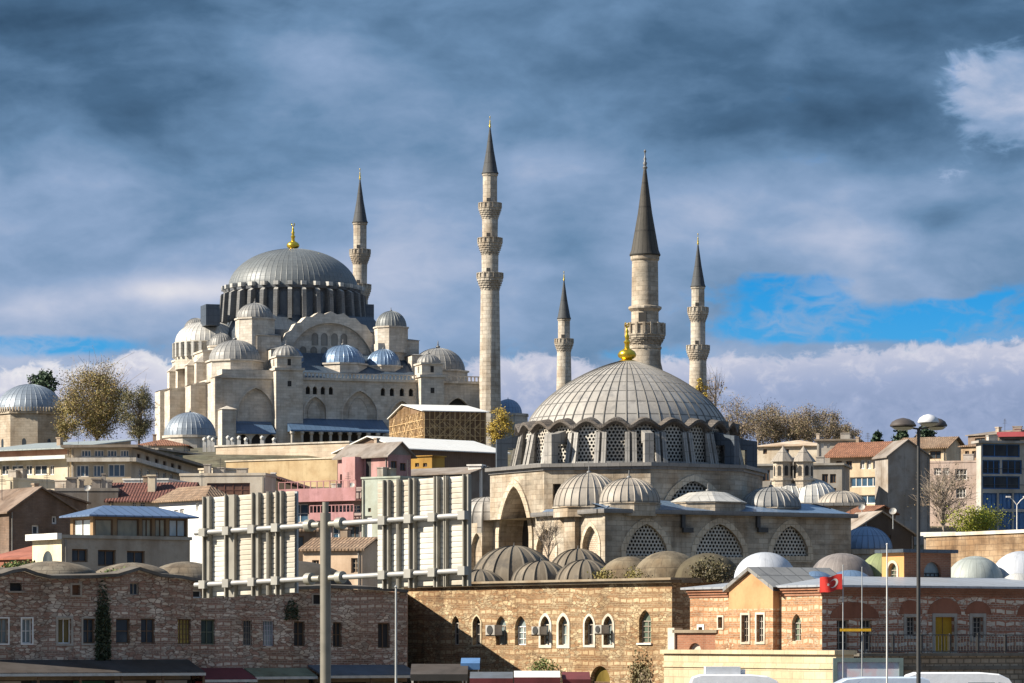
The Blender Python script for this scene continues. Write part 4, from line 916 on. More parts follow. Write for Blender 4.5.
# ------------------------------------------------------------------ trees
def leafy(name, label, px, d, base, top, wpx, mat, n=1800, ls=.4, clumps=26, bare=0, group=None, cat='tree', trunk=True, seed=1, crown0=.28, twigs=0, shape=1.0, tone=None, rag=.32):
    rnd = random.Random(seed); s = d/F; X_, Y_ = (px-512)*s, d; zg = CZ+(HY-base)*s; h = (base-top)*s; W_ = wpx*s/2
    t = thing(name, label, cat, (X_, Y_, zg), rnd.random()*6, group)
    tm = MB(); lm = MB(); cs = []
    for i in range(clumps):
        while True:
            x, y, z = (rnd.uniform(-1, 1) for _ in range(3)); r2 = x*x+y*y+z*z
            if .12 < r2 < 1: break
        k = rnd.uniform(.78, 1.08); zz = crown0+(1-crown0)*(.5+.5*z*k)
        taper = (1-abs(z))**.15 if shape == 1 else max(.12, 1-(.5+.5*z))**shape
        cs.append(Vector((x*W_*k*taper, y*W_*k*taper, h*min(1, zz))))
    if trunk:
        tr = max(.10, h*.022); lean = rnd.uniform(-.04, .04)*h
        tm.tube([(0, 0, -1), (lean*.3, 0, h*.2), (lean*.7, lean*.4, h*.5), (lean, lean*.3, h*.8)], tr, 6, tr*.3)
        for c in cs:
            b = Vector((lean*.6, 0, h*rnd.uniform(.18, .6)*min(1, c.z/h*1.3))); md = (b+c)/2+Vector((0, 0, rnd.uniform(.0, .08)*h)); tm.tube([b, md, c], tr*.38, 4, tr*.10)
            for q in range(twigs):
                e = c+Vector((rnd.gauss(0, 1)*W_*.25, rnd.gauss(0, 1)*W_*.25, abs(rnd.gauss(.1, .12))*h)); st_ = md+(c-md)*rnd.uniform(.2, 1); tm.tube([st_, (st_+e)/2+Vector((rnd.gauss(0, .2), 0, .2)), e], tr*.13, 3, tr*.06)
        tm.build('trunk', bare_bark if bare else BARK, t)
    for i in range(n):
        c = rnd.choice(cs); sp = W_*rag
        p = c+Vector((rnd.gauss(0, sp*.62), rnd.gauss(0, sp*.62), rnd.gauss(0, sp*.5)))
        if p.z < .05*h and trunk: continue
        a = Vector((rnd.gauss(0, 1), rnd.gauss(0, 1), rnd.gauss(0, 1))).normalized(); b = a.cross(Vector((rnd.gauss(0, 1), rnd.gauss(0, 1), rnd.gauss(0, 1)))).normalized(); l = ls*rnd.uniform(.55, 1.25)
        lm.quad(p-a*l*.5, p+b*l*.32, p+a*l*.55, p-b*l*.32)
    if n: lm.build('crown', mat, t)
    return t
bare_bark = plaster('pale_bark', (.30, .25, .20), .3)
L_AUT = leafm('autumn_leaves', [(.12, .125, .035), (.20, .17, .045), (.30, .23, .06), (.22, .13, .05), (.34, .27, .10)])
L_OLV = leafm('olive_leaves', [(.05, .055, .02), (.09, .09, .035), (.15, .13, .05), (.24, .19, .09)])
L_DRK = leafm('conifer_needles', [(.012, .03, .018), (.03, .06, .03), (.045, .08, .035)])
L_YEL = leafm('yellow_leaves', [(.36, .24, .03), (.48, .34, .04), (.25, .20, .05)])
L_LIM = leafm('lime_leaves', [(.15, .17, .01), (.25, .27, .015), (.33, .33, .02), (.08, .10, .012)])
L_GRN = leafm('green_leaves', [(.05, .08, .02), (.10, .14, .03), (.16, .18, .04)])
L_BRN = leafm('brown_twigs', [(.15, .105, .07), (.21, .15, .095), (.26, .19, .11), (.16, .15, .055), (.22, .16, .14)])
L_MOS = leafm('moss', [(.04, .034, .018), (.075, .06, .03), (.12, .095, .045), (.08, .075, .02), (.025, .02, .014)])
leafy('conifer_tree', 'dark round conifer behind the domed tomb at far left', 43, 745, 432, 364, 27, L_DRK, 2600, .8, 30, seed=3, crown0=.3, rag=.36)
leafy('plane_tree', 'large brown-gold autumn tree with a pale trunk between the two left tombs', 97, 672, 448, 363, 76, L_AUT, 26000, .30, 90, seed=5, crown0=.08, twigs=6, bare=1, rag=.25)
leafy('olive_green_tree', 'narrow olive-green tree against the sunlit mosque buttresses', 139, 664, 446, 384, 36, L_OLV, 12000, .26, 46, seed=8, crown0=.08, twigs=2, rag=.3)
leafy('yellowing_tree', 'small yellowing tree beside the wall of the left domed tomb', 66, 660, 446, 412, 28, L_AUT, 2600, .3, 20, seed=9, crown0=.1)
leafy('yellow_tree', 'yellow autumn tree at the foot of the tall three-balcony minaret', 499, 640, 450, 410, 30, L_YEL, 3600, .3, 26, seed=12, crown0=.15)
rr = random.Random(4)
ridge = [('olive and brown bare-topped tree, leftmost of the row beside the ribbed dome', 738, 402, 34), ('brown-topped tree second from left in the ridge row', 758, 408, 34), ('dense brown autumn tree in the middle-left of the ridge row', 776, 405, 32), ('olive-brown tree in the middle of the ridge row above the cream ruins', 794, 409, 30), ('tall reddish-brown tree in the ridge row right of its middle', 810, 407, 30), ('pale bare tree near the right end of the ridge row', 828, 412, 26), ('low bare tree ending the ridge row on the right', 845, 424, 20)]
for i, (lb, x, y, w_) in enumerate(ridge): leafy('ridge_tree', lb, x, 745+rr.uniform(-15, 25), 452, y, w_*1.35, L_BRN, 6500, .28, 40, bare=1, group='bare autumn trees along the ridge', seed=20+i, crown0=.12, twigs=5)
leafy('bare_tree', 'leafless grey tree standing at the foot of the right two-balcony minaret', 714, 780, 430, 372, 30, L_BRN, 260, .5, 22, bare=1, seed=41, twigs=9, crown0=.2)
leafy('golden_tree', 'small golden tree partly hiding the right two-balcony minaret', 700, 742, 440, 372, 16, L_YEL, 500, .5, 12, seed=43)
for lb, x, y, w_, sd in (('slim dark conifer above the tiled roof', 877, 430, 14, 51), ('dark conifer behind the left lamp shade', 901, 424, 20, 52), ('broad dark conifer right of the tall lamp pole', 926, 427, 28, 53)):
    leafy('conifer', lb, x, 530, 452, y, w_, L_DRK, 1300, .5, 18, seed=sd, crown0=.05, group='conifers behind the rooftops', shape=.7)
leafy('bare_tree', 'wide leafless twiggy tree in front of the tall blank grey gable', 944, 345, 534, 466, 62, L_BRN, 500, .22, 40, bare=1, seed=61, twigs=14, crown0=.15)
leafy('bush', 'bright lime-green bush below the dark glass building', 975, 322, 534, 509, 58, L_LIM, 8000, .16, 44, seed=63, cat='bush', crown0=.05)
leafy('bare_shrub', 'leafless shrub in front of the sunlit mosque wall', 548, 262, 566, 518, 34, L_BRN, 60, .1, 20, bare=1, seed=65, twigs=10, cat='shrub', crown0=.25)

# ------------------------------------------------------------------ tombs and small domed buildings
def tomb(name, label, px, d, r, top, spring, base, mat=LEAD, wm=None, sides=8, seams=36, balus=False, wins=0, cat='tomb', dr=1.05):
    s = d/F; X_, Y_ = (px-512)*s, d; zg = CZ+(HY-base)*s-2; z = lambda y: CZ+(HY-y)*s-zg; r_ = r*s
    t = thing(name, label, cat, (X_, Y_, zg), .35); wm = wm or STONE
    m = MB(); P_ = [(r_*dr*math.cos(2*math.pi*i/sides), r_*dr*math.sin(2*math.pi*i/sides)) for i in range(sides)]; m.prism(P_, 0, z(spring)-.5); m.build('wall', wm, t)
    m = MB(); m.prism([(p[0]*1.05, p[1]*1.05) for p in P_], z(spring)-.495, z(spring)-.05)
    if balus:
        for i in range(72): a = 2*math.pi*i/72; m.box(r_*dr*1.0, r_*dr*1.03, -.13, .13, z(spring)-.045, z(spring)+.8, a)
    m.build('cornice', wm, t)
    m = MB(); m.dome(0, 0, z(spring)-.04, r_, z(top)-z(spring), seams, .04, 10); m.build('dome', mat, t, 16); finial(t, 0, 0, z(top)-.1, r_*.22, PEWTER, False)
    if wins:
        m = MB()
        for i in range(sides):
            a, b = Vector(P_[i]), Vector(P_[(i+1) % sides]); U = (b-a).normalized(); fr = Fr(px, d, 20, zb=zg); pl = Pl(fr, (a.x, a.y, 0), (U.x, U.y, 0)); L_ = (b-a).length
            for q in range(wins): c = L_*(q+1)/(wins+1); pane(m, pl, arch(c-.4, c+.4, 1.2, 3.2, 2), .012); m.mark()
        m.build_each('window_void', GLASS, t)
    return t
tomb('domed_tomb', 'octagonal tomb with a blue-grey dome and balustrade at the far left', 30, 695, 34, 384, 413, 446, lead('lead_bluegrey', (.22, .26, .31), 1.2, .5, .45, .25, .3), stone('tomb_stone', (.50, .43, .34), (.42, .36, .28), (.33, .28, .22), 1.2, .5, .5), balus=True, wins=1)
tomb('domed_tomb', 'small grey domed tomb in front of the mosque buttresses', 190, 650, 26, 412, 436, 452, lead('lead_bluegrey', 0), STONE, 12, 32)
tomb('courtyard_dome', 'small blue-grey dome peeping out right of the tall minaret', 508, 735, 14, 399, 414, 452, LEAD_B, STONE, 8, 24, cat='dome', dr=1.5)
tomb('domed_annex', 'low blue-grey dome just right of the nearer mosque', 866, 306, 26, 526, 549, 580, LEAD_B, STONE_R, 10, 26, cat='dome')

# ------------------------------------------------------------------ hillside town, left of the ribbed dome
house('retaining_wall', 'long beige stone retaining wall with an ochre lower half below the mosque', 'wall', (216, 575), (349, 562), 447, 500, 2.0, stone('beige_blocks', (.60, .50, .38), (.54, .44, .33), (.48, .39, .29), 1.6, .7, .35, .02), roof=('flat', .2, .25), rmat=STONE)
t, fr, pls = house('retaining_wall', 'ochre plastered lower retaining wall in front of the beige stone one', 'wall', (226, 552), (352, 540), 462, 505, 2.0, plaster('ochre_plaster', (.50, .38, .22), .4), roof=('flat', .15, .2), rmat=CREAMW)
for i, x in enumerate((204.5, 209, 213, 228, 232.5, 239, 246, 262, 274)):
    d = 585+(i % 3)*5; s = d/F; m = MB(); h_ = .75+.3*(i % 2); m.box(-.3, .3, -.12, .12, -1, h_); m.lathe(0, 0, [(.16, h_+.003), (.34, h_+.25), (.34, h_+.5), (0, h_+.75)], 8)
    o = m.build('tombstone', plaster('marble', (.66, .65, .62), .3), loc=((x-512)*s, d, CZ+(HY-446)*s))
    tag(o, 'turbaned white marble tombstone in the graveyard row above the beige retaining wall', 'tombstone', 'white tombstones above the retaining wall')
W_WH = dict(gm=GLASS_B, fm=WHITE, nv=1, nh=0, fw=.14)
W_BR = dict(gm=GLASS, fm=BROWNF, nv=1, nh=0, fw=.1)
W_P = dict(gm=GLASS_P, fm=WHITE, nv=2, nh=0, fw=.1)
house('tile_roofed_house', 'small house with a red hipped roof below the small grey tomb', 'house', (137, 600), (186, 600), 446, 470, 8, CREAMW, roof=('hip', .6, 1.4), rmat=TILE)
house('glazed_building', 'grey-green building with a glazed upper floor left of the beige retaining wall', 'building', (156, 560), (217, 585), 450, 490, 10, plaster('grey_green', (.24, .27, .25), .4), [(160, 453, 168, 459), (172, 454, 184, 460), (188, 455, 198, 461), (201, 456, 212, 462), (163, 464, 176, 474), (180, 465, 198, 475)], ('flat', .7, .3), plaster('slab_grey', (.36, .34, .31), .4), wkw=dict(gm=GLASS_P, fm=plaster('slab_grey', 0), nv=2, nh=0, fw=.18))
bs = plaster('beige_render', (.56, .48, .37), .35)
t, fr, pls = house('office_block', 'long two-storey beige block with wide blue windows and a shaded side running back', 'building', (71, 436), (131, 435.4), 448, 520, 61, bs,
    [(76, 465, 89, 477), (93, 465, 104, 477), (108, 464, 125, 477), (109, 485, 122, 492), (79, 485, 92, 491), (81, 450, 91, 457), (94, 450, 104, 457), (107, 450, 117, 457), (120, 450, 129, 457)] +
    [('r', x, 452+(x-131)*.28, x+3.5, 459+(x-131)*.28, W_BR) for x in (137, 146, 155, 163, 171, 178)]+[('r', x, 467+(x-131)*.17, x+3, 475+(x-131)*.17, W_WH) for x in (139, 147, 156, 163, 170)],
    ('flat', 1.1, .35), plaster('slab_brown', (.25, .21, .17), .4), wkw=dict(gm=GLASS_B, fm=WHITE, nv=2, nh=0, fw=.13))
extra(t, 'ledge', plaster('slab_pale', (.62, .58, .52), .4), lambda m: (pls['f'].box(m, -.4, fr.len+.4, fr.z(0, 0, 462), fr.z(0, 0, 458), .005, .8), pls['r'].box(m, -.8, 60, fr.z(0, 0, 462), fr.z(0, 0, 458), .005, .8)))
t, fr, pls = house('office_block', 'low cream block with a terracotta upper strip and long pale lead roof at left', 'building', (-25, 452), (70, 443), 452, 520, 12, plaster('cream_wall', (.60, .53, .40), .35),
    [(1, 465, 9, 475), (11, 465, 23, 475), (25, 465, 32, 475), (34, 465, 47, 475), (49, 465, 54, 475), (30, 482, 39, 488), (41, 482, 51, 488)], ('shed', .8, 1.5), sheet('pale_lead_sheet', (.36, .40, .39), .8, .5, .2, .4), wkw=dict(gm=GLASS, fm=WHITE, nv=1, nh=0, fw=.14))
extra(t, 'terracotta_strip', plaster('terracotta', (.34, .17, .10), .4), lambda m: pls['f'].box(m, .3, fr.len-.1, fr.z(0, 0, 458), fr.z(0, 0, 452.6), .003, .06))
extra(t, 'eave', plaster('eave_white', (.62, .64, .66), .3), lambda m: pls['f'].box(m, -.3, fr.len+.1, fr.z(0, 0, 462.5), fr.z(0, 0, 459), .003, 1.1))
house('flat_roofed_block', 'plain cream block cut by the left edge, beside the brown gabled house', 'building', (-14, 375), (13, 373), 481, 540, 8, plaster('cream_wall', 0), roof=('parapet', .05, .3))
house('flat_roofed_block', 'low cream parapet wall behind the brown brick gable', 'building', (13, 362), (55, 360), 492, 540, 8, CREAMW, roof=('parapet', .05, .25))
house('rooftop_shed', 'dark brown rooftop shed above the low cream parapet', 'shed', (13.5, 376), (28, 376), 481, 500, 4, plaster('dark_brown', (.13, .10, .075), .4), roof=('flat', .1, .15))
t, fr, pls = house('grey_block', 'dark grey flat-roofed block cluttered with small chimneys', 'building', (55, 345), (118, 345), 491, 540, 7, plaster('grey_brown', (.20, .175, .155), .5), [(79, 505, 83, 512)], ('parapet', .05, .3), plaster('grey_coping', (.30, .27, .24), .4))
for x_, s_, h_ in ((1.4, .9, 1.0), (2.4, .4, .8), (3.9, .8, .9), (4.6, .35, 1.4), (5.2, .4, .7)): chimney(t, x_, 2, t['zt']+.3, h_, s_, plaster('grime', (.33, .29, .25), .5))
t, fr, pls = house('maroon_roofed_house', 'low house with a maroon tiled roof and one cream chimney', 'house', (110, 345), (187, 344), 500, 530, 6, CREAMW, [(132, 502, 136, 507), (140, 502, 145, 507)], ('gable', .5, 1.7), TILE_M)
chimney(t, 3.9, 1.6, t['zt']+.3, 2.1, .75)
house('white_building', 'bright white building with a tan hipped roof beside the left billboard', 'building', (159, 314), (206, 308), 503, 575, 2.6, plaster('bright_white', (.80, .80, .78), .2), [(174, 510, 178, 519), (180, 509, 184, 518), (196, 503, 199, 511)], ('hip', .5, 1.4, 1.2), TILE_T, wkw=W_WH)
house('flat_roofed_house', 'beige flat-roofed house with a broad brown ribbon window above the left billboard', 'house', (180, 404), (265, 402.5), 476, 540, 6, plaster('pale_beige', (.58, .52, .43), .35), [(207, 483, 250, 497)], ('parapet', .08, .3), wkw=dict(gm=glass('brown_glass', (.09, .05, .04)), fm=plaster('brown_red_frame', (.18, .08, .06)), nv=4, nh=1, fw=.1))
house('rooftop_box', 'small cream rooftop room on the beige flat-roofed house', 'rooftop room', (199, 420), (222, 418), 470, 490, 4, CREAMW, [(213, 473, 217, 476)], ('flat', .1, .2))
house('rooftop_box', 'small white rooftop room near the maroon tiled roof', 'rooftop room', (168, 380), (194, 392), 480, 505, 5, WHITE, [(176, 483, 179, 485)], ('flat', .1, .2))
t, fr, pls = house('maroon_roofed_shed', 'shed with a long maroon roof sloping down behind the left billboard', 'shed', (262, 428), (313, 427), 491, 520, 7, plaster('dark_brown', 0), roof=('gablef', .3, 1.9, .12), rmat=TILE_M)
chimney(t, 1.0, 2, t['zt']+1.4, .8, .5, WHITE)
PINK = plaster('pink_render', (.47, .27, .26), .4)
t, fr, pls = house('pink_house', 'pink house with a grey gabled roof below the white-roofed shed', 'house', (338, 402), (388, 396), 457, 520, 3.6, PINK, [(340, 474, 350, 484, dict(gm=DARK, fw=0)), (353, 483, 362, 491, W_WH), ('r', 391, 461, 397, 470), ('r', 400, 463, 406, 471)], ('gable', .5, 1.35), plaster('grey_roof', (.25, .22, .195), .5), wkw=W_BR)
extra(t, 'bay', PINK, lambda m: pls['f'].box(m, pls['f'].u(351), pls['f'].u(364), 0, fr.z(0, 0, 458.5), .003, 1.4))
extra(t, 'porch_recess_shade', DARK, lambda m: pls['f'].box(m, pls['f'].u(366), pls['f'].u(371), fr.z(0, 0, 479), fr.z(0, 0, 460), -.05, .02))  # dark plate on the flat wall stands in for the shade of a recess
extra(t, 'roof_gable', plaster('gable_grey', (.30, .27, .24), .4), lambda m: m.quad((fr.len+.02, -.3, t['zt']), (fr.len+.02, 3.9, t['zt']), (fr.len+.02, 1.8, t['zt']+1.3)))
MAUVE = plaster('mauve_render', (.36, .29, .28), .4)
t, fr, pls = house('balconied_house', 'mauve house with two pink balconies and blue windows behind the billboard post', 'house', (287, 390), (364, 384), 491, 570, 8, MAUVE, [(291, 504, 308, 523), (312, 505, 334, 519, W_BR), (337, 505, 349, 513), (351, 505, 360, 513), (291, 529, 300, 542, W_BR), (315, 527, 325, 544, W_BR), (332, 526, 344, 541), (349, 526, 359, 541, W_BR)], ('parapet', .05, .2), MAUVE, wkw=dict(gm=GLASS_B, fm=WHITE, nv=1, nh=1, fw=.12))
for a_, b_, c_, d_ in ((286, 363, 503, 490), (317, 361, 522, 514)):
    def bal(m):
        x0, x1 = pls['f'].u(a_), pls['f'].u(b_); z0, z1 = fr.z(0, 0, c_), fr.z(0, 0, d_)
        pls['f'].box(m, x0, x1, z0, z0+.2, .003, 1.4); pls['f'].box(m, x0, x1, z0+.2, z1, 1.25, 1.4)
        for i in range(13): x = x0+(x1-x0)*i/12; pls['f'].box(m, x-.05, x+.05, z1, z1+.75, 1.28, 1.36)
        pls['f'].box(m, x0, x1, z1+.75, z1+.83, 1.27, 1.37)
    extra(t, 'balcony', plaster('pink_balcony', (.44, .23, .24), .4), bal)
house('grey_green_house', 'pale grey-green house squeezed between the pink balconies and the right billboard', 'house', (362, 381), (400, 378), 479, 545, 7, plaster('sage', (.40, .44, .38), .35), [(368, 508, 371, 512), (364, 516, 372, 538, dict(gm=WHITE, fw=0))], ('flat', .1, .2), wkw=W_BR)
house('peach_house', 'peach house with a tan tiled roof and one small window behind the billboard post', 'house', (303, 268), (362, 266), 550, 600, 4.5, plaster('peach', (.66, .50, .36), .3), [(351, 558, 359, 573), (312, 560, 319, 573)], ('gable', .3, .85), TILE_T, wkw=dict(gm=GLASS, fm=plaster('peach_frame', (.40, .33, .26)), nv=1, nh=2, fw=.08))
house('brown_house', 'shabby brown house with dark windows just left of the peach house', 'house', (283, 300), (316, 300), 531, 590, 7, plaster('shabby_brown', (.23, .17, .13), .6), [(290, 536, 304, 552, W_BR)], ('gable', .3, .7), TILE_T)
tw = sheet('white_sheet', (.78, .77, .73), 1.2, .5, .1, .2, .15)
house('long_shed', 'long shed with a bright white roof and dark plank wall under the timber structure', 'shed', (337, 512), (404, 500), 453, 505, 19, sheet('brown_planks', (.17, .11, .075), .35, .8, 0, .6, .6), roof=('gablef', .6, 2.0, .5), rmat=tw)
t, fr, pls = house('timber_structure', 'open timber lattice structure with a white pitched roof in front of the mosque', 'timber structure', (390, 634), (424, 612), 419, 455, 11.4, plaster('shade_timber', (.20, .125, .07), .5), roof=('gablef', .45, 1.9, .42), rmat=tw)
rnd = random.Random(3)
def latt(m):
    for pl, a0, a1, zt_ in ((pls['f'], .1, fr.len-.1, t['zt']), (pls['r'], .1, 11.2, t['zt'])):
        n_ = int((a1-a0)/.9)
        for i in range(n_+1): x = a0+(a1-a0)*i/n_; pl.box(m, x-.06, x+.06, 0, zt_+(1.2 if pl is pls['f'] and 5 < x < 14 else 0), .02, .14)
        for i in range(n_*6):
            x, z = rnd.uniform(a0, a1-1.2), rnd.uniform(.6, zt_-1.1); s_ = rnd.choice((-1, 1)); w_ = .07
            p, q = (x, z), (x+1.3, z+1.2*s_)
            m.quad(pl.pt(p[0], p[1]-w_, .16), pl.pt(q[0], q[1]-w_, .16), pl.pt(q[0], q[1]+w_, .16), pl.pt(p[0], p[1]+w_, .16))
        for z in (1.2, 2.6, 4.0, 5.4): pl.box(m, a0, a1, z-.05, z+.05, .145, .2)
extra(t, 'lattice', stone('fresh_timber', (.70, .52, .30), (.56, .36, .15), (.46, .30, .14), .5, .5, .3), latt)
house('site_hut', 'small yellow site hut under the long white-roofed shed', 'hut', (411, 480), (432, 478), 457, 480, 3, plaster('site_yellow', (.42, .25, .05), .5), [(415, 463, 419, 467), (423, 463, 427, 467)], ('flat', .2, .15), wkw=W_BR)
house('kiosk', 'small white kiosk with a dark doorway left of the ribbed-dome mosque', 'kiosk', (468, 442), (481, 441.5), 466, 495, 1.5, WHITE, [(472, 470, 477, 482, dict(door=1, fm=DARK))], ('flat', .15, .2))
house('grey_roofed_shed', 'low shed with a grey roof sloping toward the white kiosk', 'shed', (398, 447), (470, 440), 476, 500, 7, plaster('grey_brown', 0), roof=('gable', .3, .9), rmat=plaster('grey_roof', 0))
t, fr, pls = house('brick_gabled_house', 'brown brick house with a blank gable and one small white window at left', 'house', (9, 296), (78, 299.5), 511, 575, 9, stone('brown_brick', (.25, .17, .125), (.20, .135, .10), (.18, .14, .11), .4, .14, .7, .02), [(32, 525, 39, 535), (52, 516, 57, 524)], ('gablef', .35, 2.0, .45), plaster('shabby_brown', (.23, .17, .13), .6), wkw=dict(gm=GLASS, fm=WHITE, nv=0, nh=0, fw=.14))
house('brown_house', 'brown house corner cut by the left edge beside the brick gable', 'house', (-22, 308), (9, 304), 503, 575, 8, plaster('shabby_brown', 0), roof=('gable', .3, 1.0), rmat=plaster('shabby_brown', 0))
house('red_roofed_lean_to', 'low lean-to with a plain red roof beside the cream wing at left', 'lean-to', (-14, 264), (34, 260), 560, 580, 5, plaster('red_wall', (.30, .12, .08), .4), roof=('shed', .2, 1.1), rmat=plaster('red_roof', (.36, .13, .085), .4))
WIN_P = dict(gm=GLASS_P, fm=BROWNF, nv=1, nh=0, fw=.09)
t, fr, pls = house('grey_house', 'grey house with a sunlit cream side wing, arched window and white cornice at left', 'house', (62, 250), (190, 256), 538, 590, 4.6, plaster('warm_grey', (.42, .36, .29), .4), [(72, 549, 88, 562), (98, 550, 116, 566), (127, 551, 145, 568)], ('flat', .12, .25), plaster('ledge_grey', (.40, .36, .30), .4), wkw=W_BR, hole_d=.3)
pl = pls['l']; h = arch(*pl.rect(43, 551, 53, 567), 1)
def clad(m): wall(m, Pl(fr, (-.03, 0, 0), (0, -1, 0)), -4.6, 0, 0, t['zt']-.02, [h], .03)
extra(t, 'side_wall', plaster('cream_lit', (.72, .64, .46), .25), clad)
window(t, Pl(fr, (-.03, 0, 0), (0, -1, 0)), h, depth=.02, gm=GLASS, fm=plaster('ochre_frame', (.38, .20, .07)), nv=1, nh=0, fw=.12)
extra(t, 'cornice', WHITE, lambda m: m.box(-.5, -.125, -.2, 4.8, t['zt']-.1, t['zt']+.35))
WIN_P = dict(gm=glass('penthouse_glass', (.20, .19, .13), .15), fm=BROWNF, nv=1, nh=0, fw=.09)
GP2 = dict(gm=glass('pale_blue_glass', (.38, .46, .46), .15))
house('glazed_pavilion', 'glazed rooftop room with brown posts under a blue hipped metal roof', 'rooftop room', (93, 251.9), (188, 256.3), 516.5, 590, 3.6, plaster('post_brown', (.30, .20, .11), .3), [(95, 519, 113, 537, dict(nv=0)), (117, 519, 139, 537, dict(nv=0)), (142, 519, 152, 537), (155, 519, 166, 537), (169, 519, 186, 537, GP2), ('l', 66, 519, 71, 537, dict(gm=WHITE)), ('l', 73, 519, 90, 537, GP2)], ('hip', .6, .9, 1.8), sheet('blue_metal_roof', (.15, .22, .36), .75, .4, .3, .25, .8), wkw=WIN_P, hole_d=.15)

# ------------------------------------------------------------------ hillside town, right of the ribbed dome
t, fr, pls = house('cream_ruin', 'long pale cream building with broken tan roofs below the ridge trees', 'building', (757, 520), (826, 517), 447, 490, 10, plaster('ruin_cream', (.66, .58, .46), .5), [(763, 449, 767, 454), (784, 449, 789, 454), (800, 449, 805, 454)], ('hip', .4, 1.2), plaster('ruin_roof', (.58, .48, .37), .6), wkw=W_BR)
house('flat_roofed_block', 'pale flat block with small windows between the cream ruin and the tiled roof', 'building', (817, 498), (858, 497), 441, 480, 8, plaster('pale_grey', (.46, .43, .39), .4), [(821, 443, 824, 448), (827, 443, 830, 448), (838, 443, 848, 448, dict(gm=WHITE, fw=0))], ('flat', .4, .25), plaster('slab_brown', 0), wkw=W_WH)
house('grey_apartment', 'plain grey apartment house behind the two small turrets', 'building', (757, 415), (842, 413), 466, 540, 9, plaster('apartment_grey', (.36, .335, .30), .4), [(762, 470, 770, 481), (822, 474, 828, 483), (830, 474, 836, 483), (822, 488, 836, 496)], ('flat', .3, .25), plaster('slab_grey', 0), wkw=W_BR)
t, fr, pls = house('turreted_hall', 'stone hall roofed with pale lead domes carrying two small conical-roofed turrets', 'building', (764, 352), (862, 351), 506, 560, 9, STONE_R, roof=('flat', .3, .3), rmat=LEAD)
for px_, w_, r_, tp_, spg, mt in ((787, 6, 27, 480, 505, LEAD_L), (812, 6, 27, 479, 504, LEAD_L), (842, 3, 24, 491, 505, lead('lead_buff', 0))):
    pl = fr.front(w_); u = pl.u(px_); k = fr.W((u, w_, 0)).y/F; m = MB(); zz = fr.z(u, w_, spg); m.dome(u, w_, zz, r_*k, fr.z(u, w_, tp_)-zz, 24, .05, 9, skirt=1.5); m.build('dome', mt, t, 16)
for px_ in (783, 803.5):
    w_ = 5.2; pl = fr.front(w_); u = pl.u(px_); zz = fr.z(u, w_, 481); z2 = fr.z(u, w_, 462); z3 = fr.z(u, w_, 447); m = MB(); m.lathe(u, w_, [(1.15, zz-2), (1.15, zz), (1.3, zz+.02), (1.3, zz+.25), (1.0, zz+.27), (1.0, z2)], 8, uvn=14); o = m.build('turret', stone('turret_stone', (.56, .50, .41), (.48, .42, .34), (.38, .33, .27), .6, .4, .4), t)
    m = MB(); m.lathe(u, w_, [(1.0, z2), (1.32, z2+.005), (.7, z2+(z3-z2)*.5), (.08, z3), (0, z3+.25)], 8, uvn=16); m.build('cone_roof', lead('lead_buff', 0), o)
    m = MB()
    for k_ in range(8):
        a = 2*math.pi*(k_+.5)/8; pl2 = Pl(fr, (u+.93*math.cos(a), w_+.93*math.sin(a), 0), (-math.sin(a), math.cos(a), 0)); pane(m, pl2, arch(-.2, .2, zz+.5, z2-.4, 1), .012)
    m.build('slit_window', DARK, o)
t, fr, pls = house('tile_roofed_house', 'cream house with a broad orange tiled roof and shaded blue lower windows', 'house', (830, 436), (889, 432), 456, 540, 8, plaster('house_cream', (.66, .54, .38), .35), [(860, 460, 864.5, 469), (866.5, 460, 871, 469), (873, 460, 877.5, 469), (879.5, 460, 884, 469), (836, 461, 842, 470, W_BR), (846, 461, 852, 470, W_BR), (850, 477, 884, 487, dict(gm=GLASS_B, nv=5)), (838, 478, 847, 500, W_BR), (850, 495, 884, 504, dict(gm=GLASS_B, nv=3))], ('gable', .7, 1.7), TILE, wkw=W_WH)
house('blank_gabled_house', 'tall grey house with a blank gable end behind the tall lamp pole', 'house', (888, 420), (930, 421.6), 456, 560, 4, plaster('cement_grey', (.36, .325, .29), .55), roof=('gablef', .3, 1.9, .46), rmat=plaster('grey_roof', 0))
house('tile_roofed_house', 'cream-topped house with tiled roof just behind the blank grey gable', 'house', (898, 490), (946, 487), 448, 490, 8, plaster('house_cream', 0), [(930, 451, 941, 459, W_BR)], ('gable', .6, 1.5), TILE_T)
house('pink_cream_house', 'pinkish cream house with white-framed windows behind the leafless tree', 'house', (929, 447), (982, 445), 463, 540, 8, plaster('pink_cream', (.60, .47, .40), .35), [(934, 468, 941, 475), (943, 468, 949, 475), (955, 469, 967, 480), (956, 488, 966, 498)], ('parapet', .05, .25), wkw=dict(gm=GLASS, fm=WHITE, nv=2, nh=1, fw=.12))
house('rooftop_shed', 'rickety brown rooftop shed above the pinkish cream house', 'shed', (961, 470), (981, 468), 447, 480, 5, plaster('rickety', (.42, .31, .20), .6), [(965, 451, 969, 458), (972, 451, 976, 458)], ('shed', .3, .6), TILE_T, wkw=W_BR)
BLG = dict(gm=glass('blue_panel_glass', (.02, .09, .22), .07))
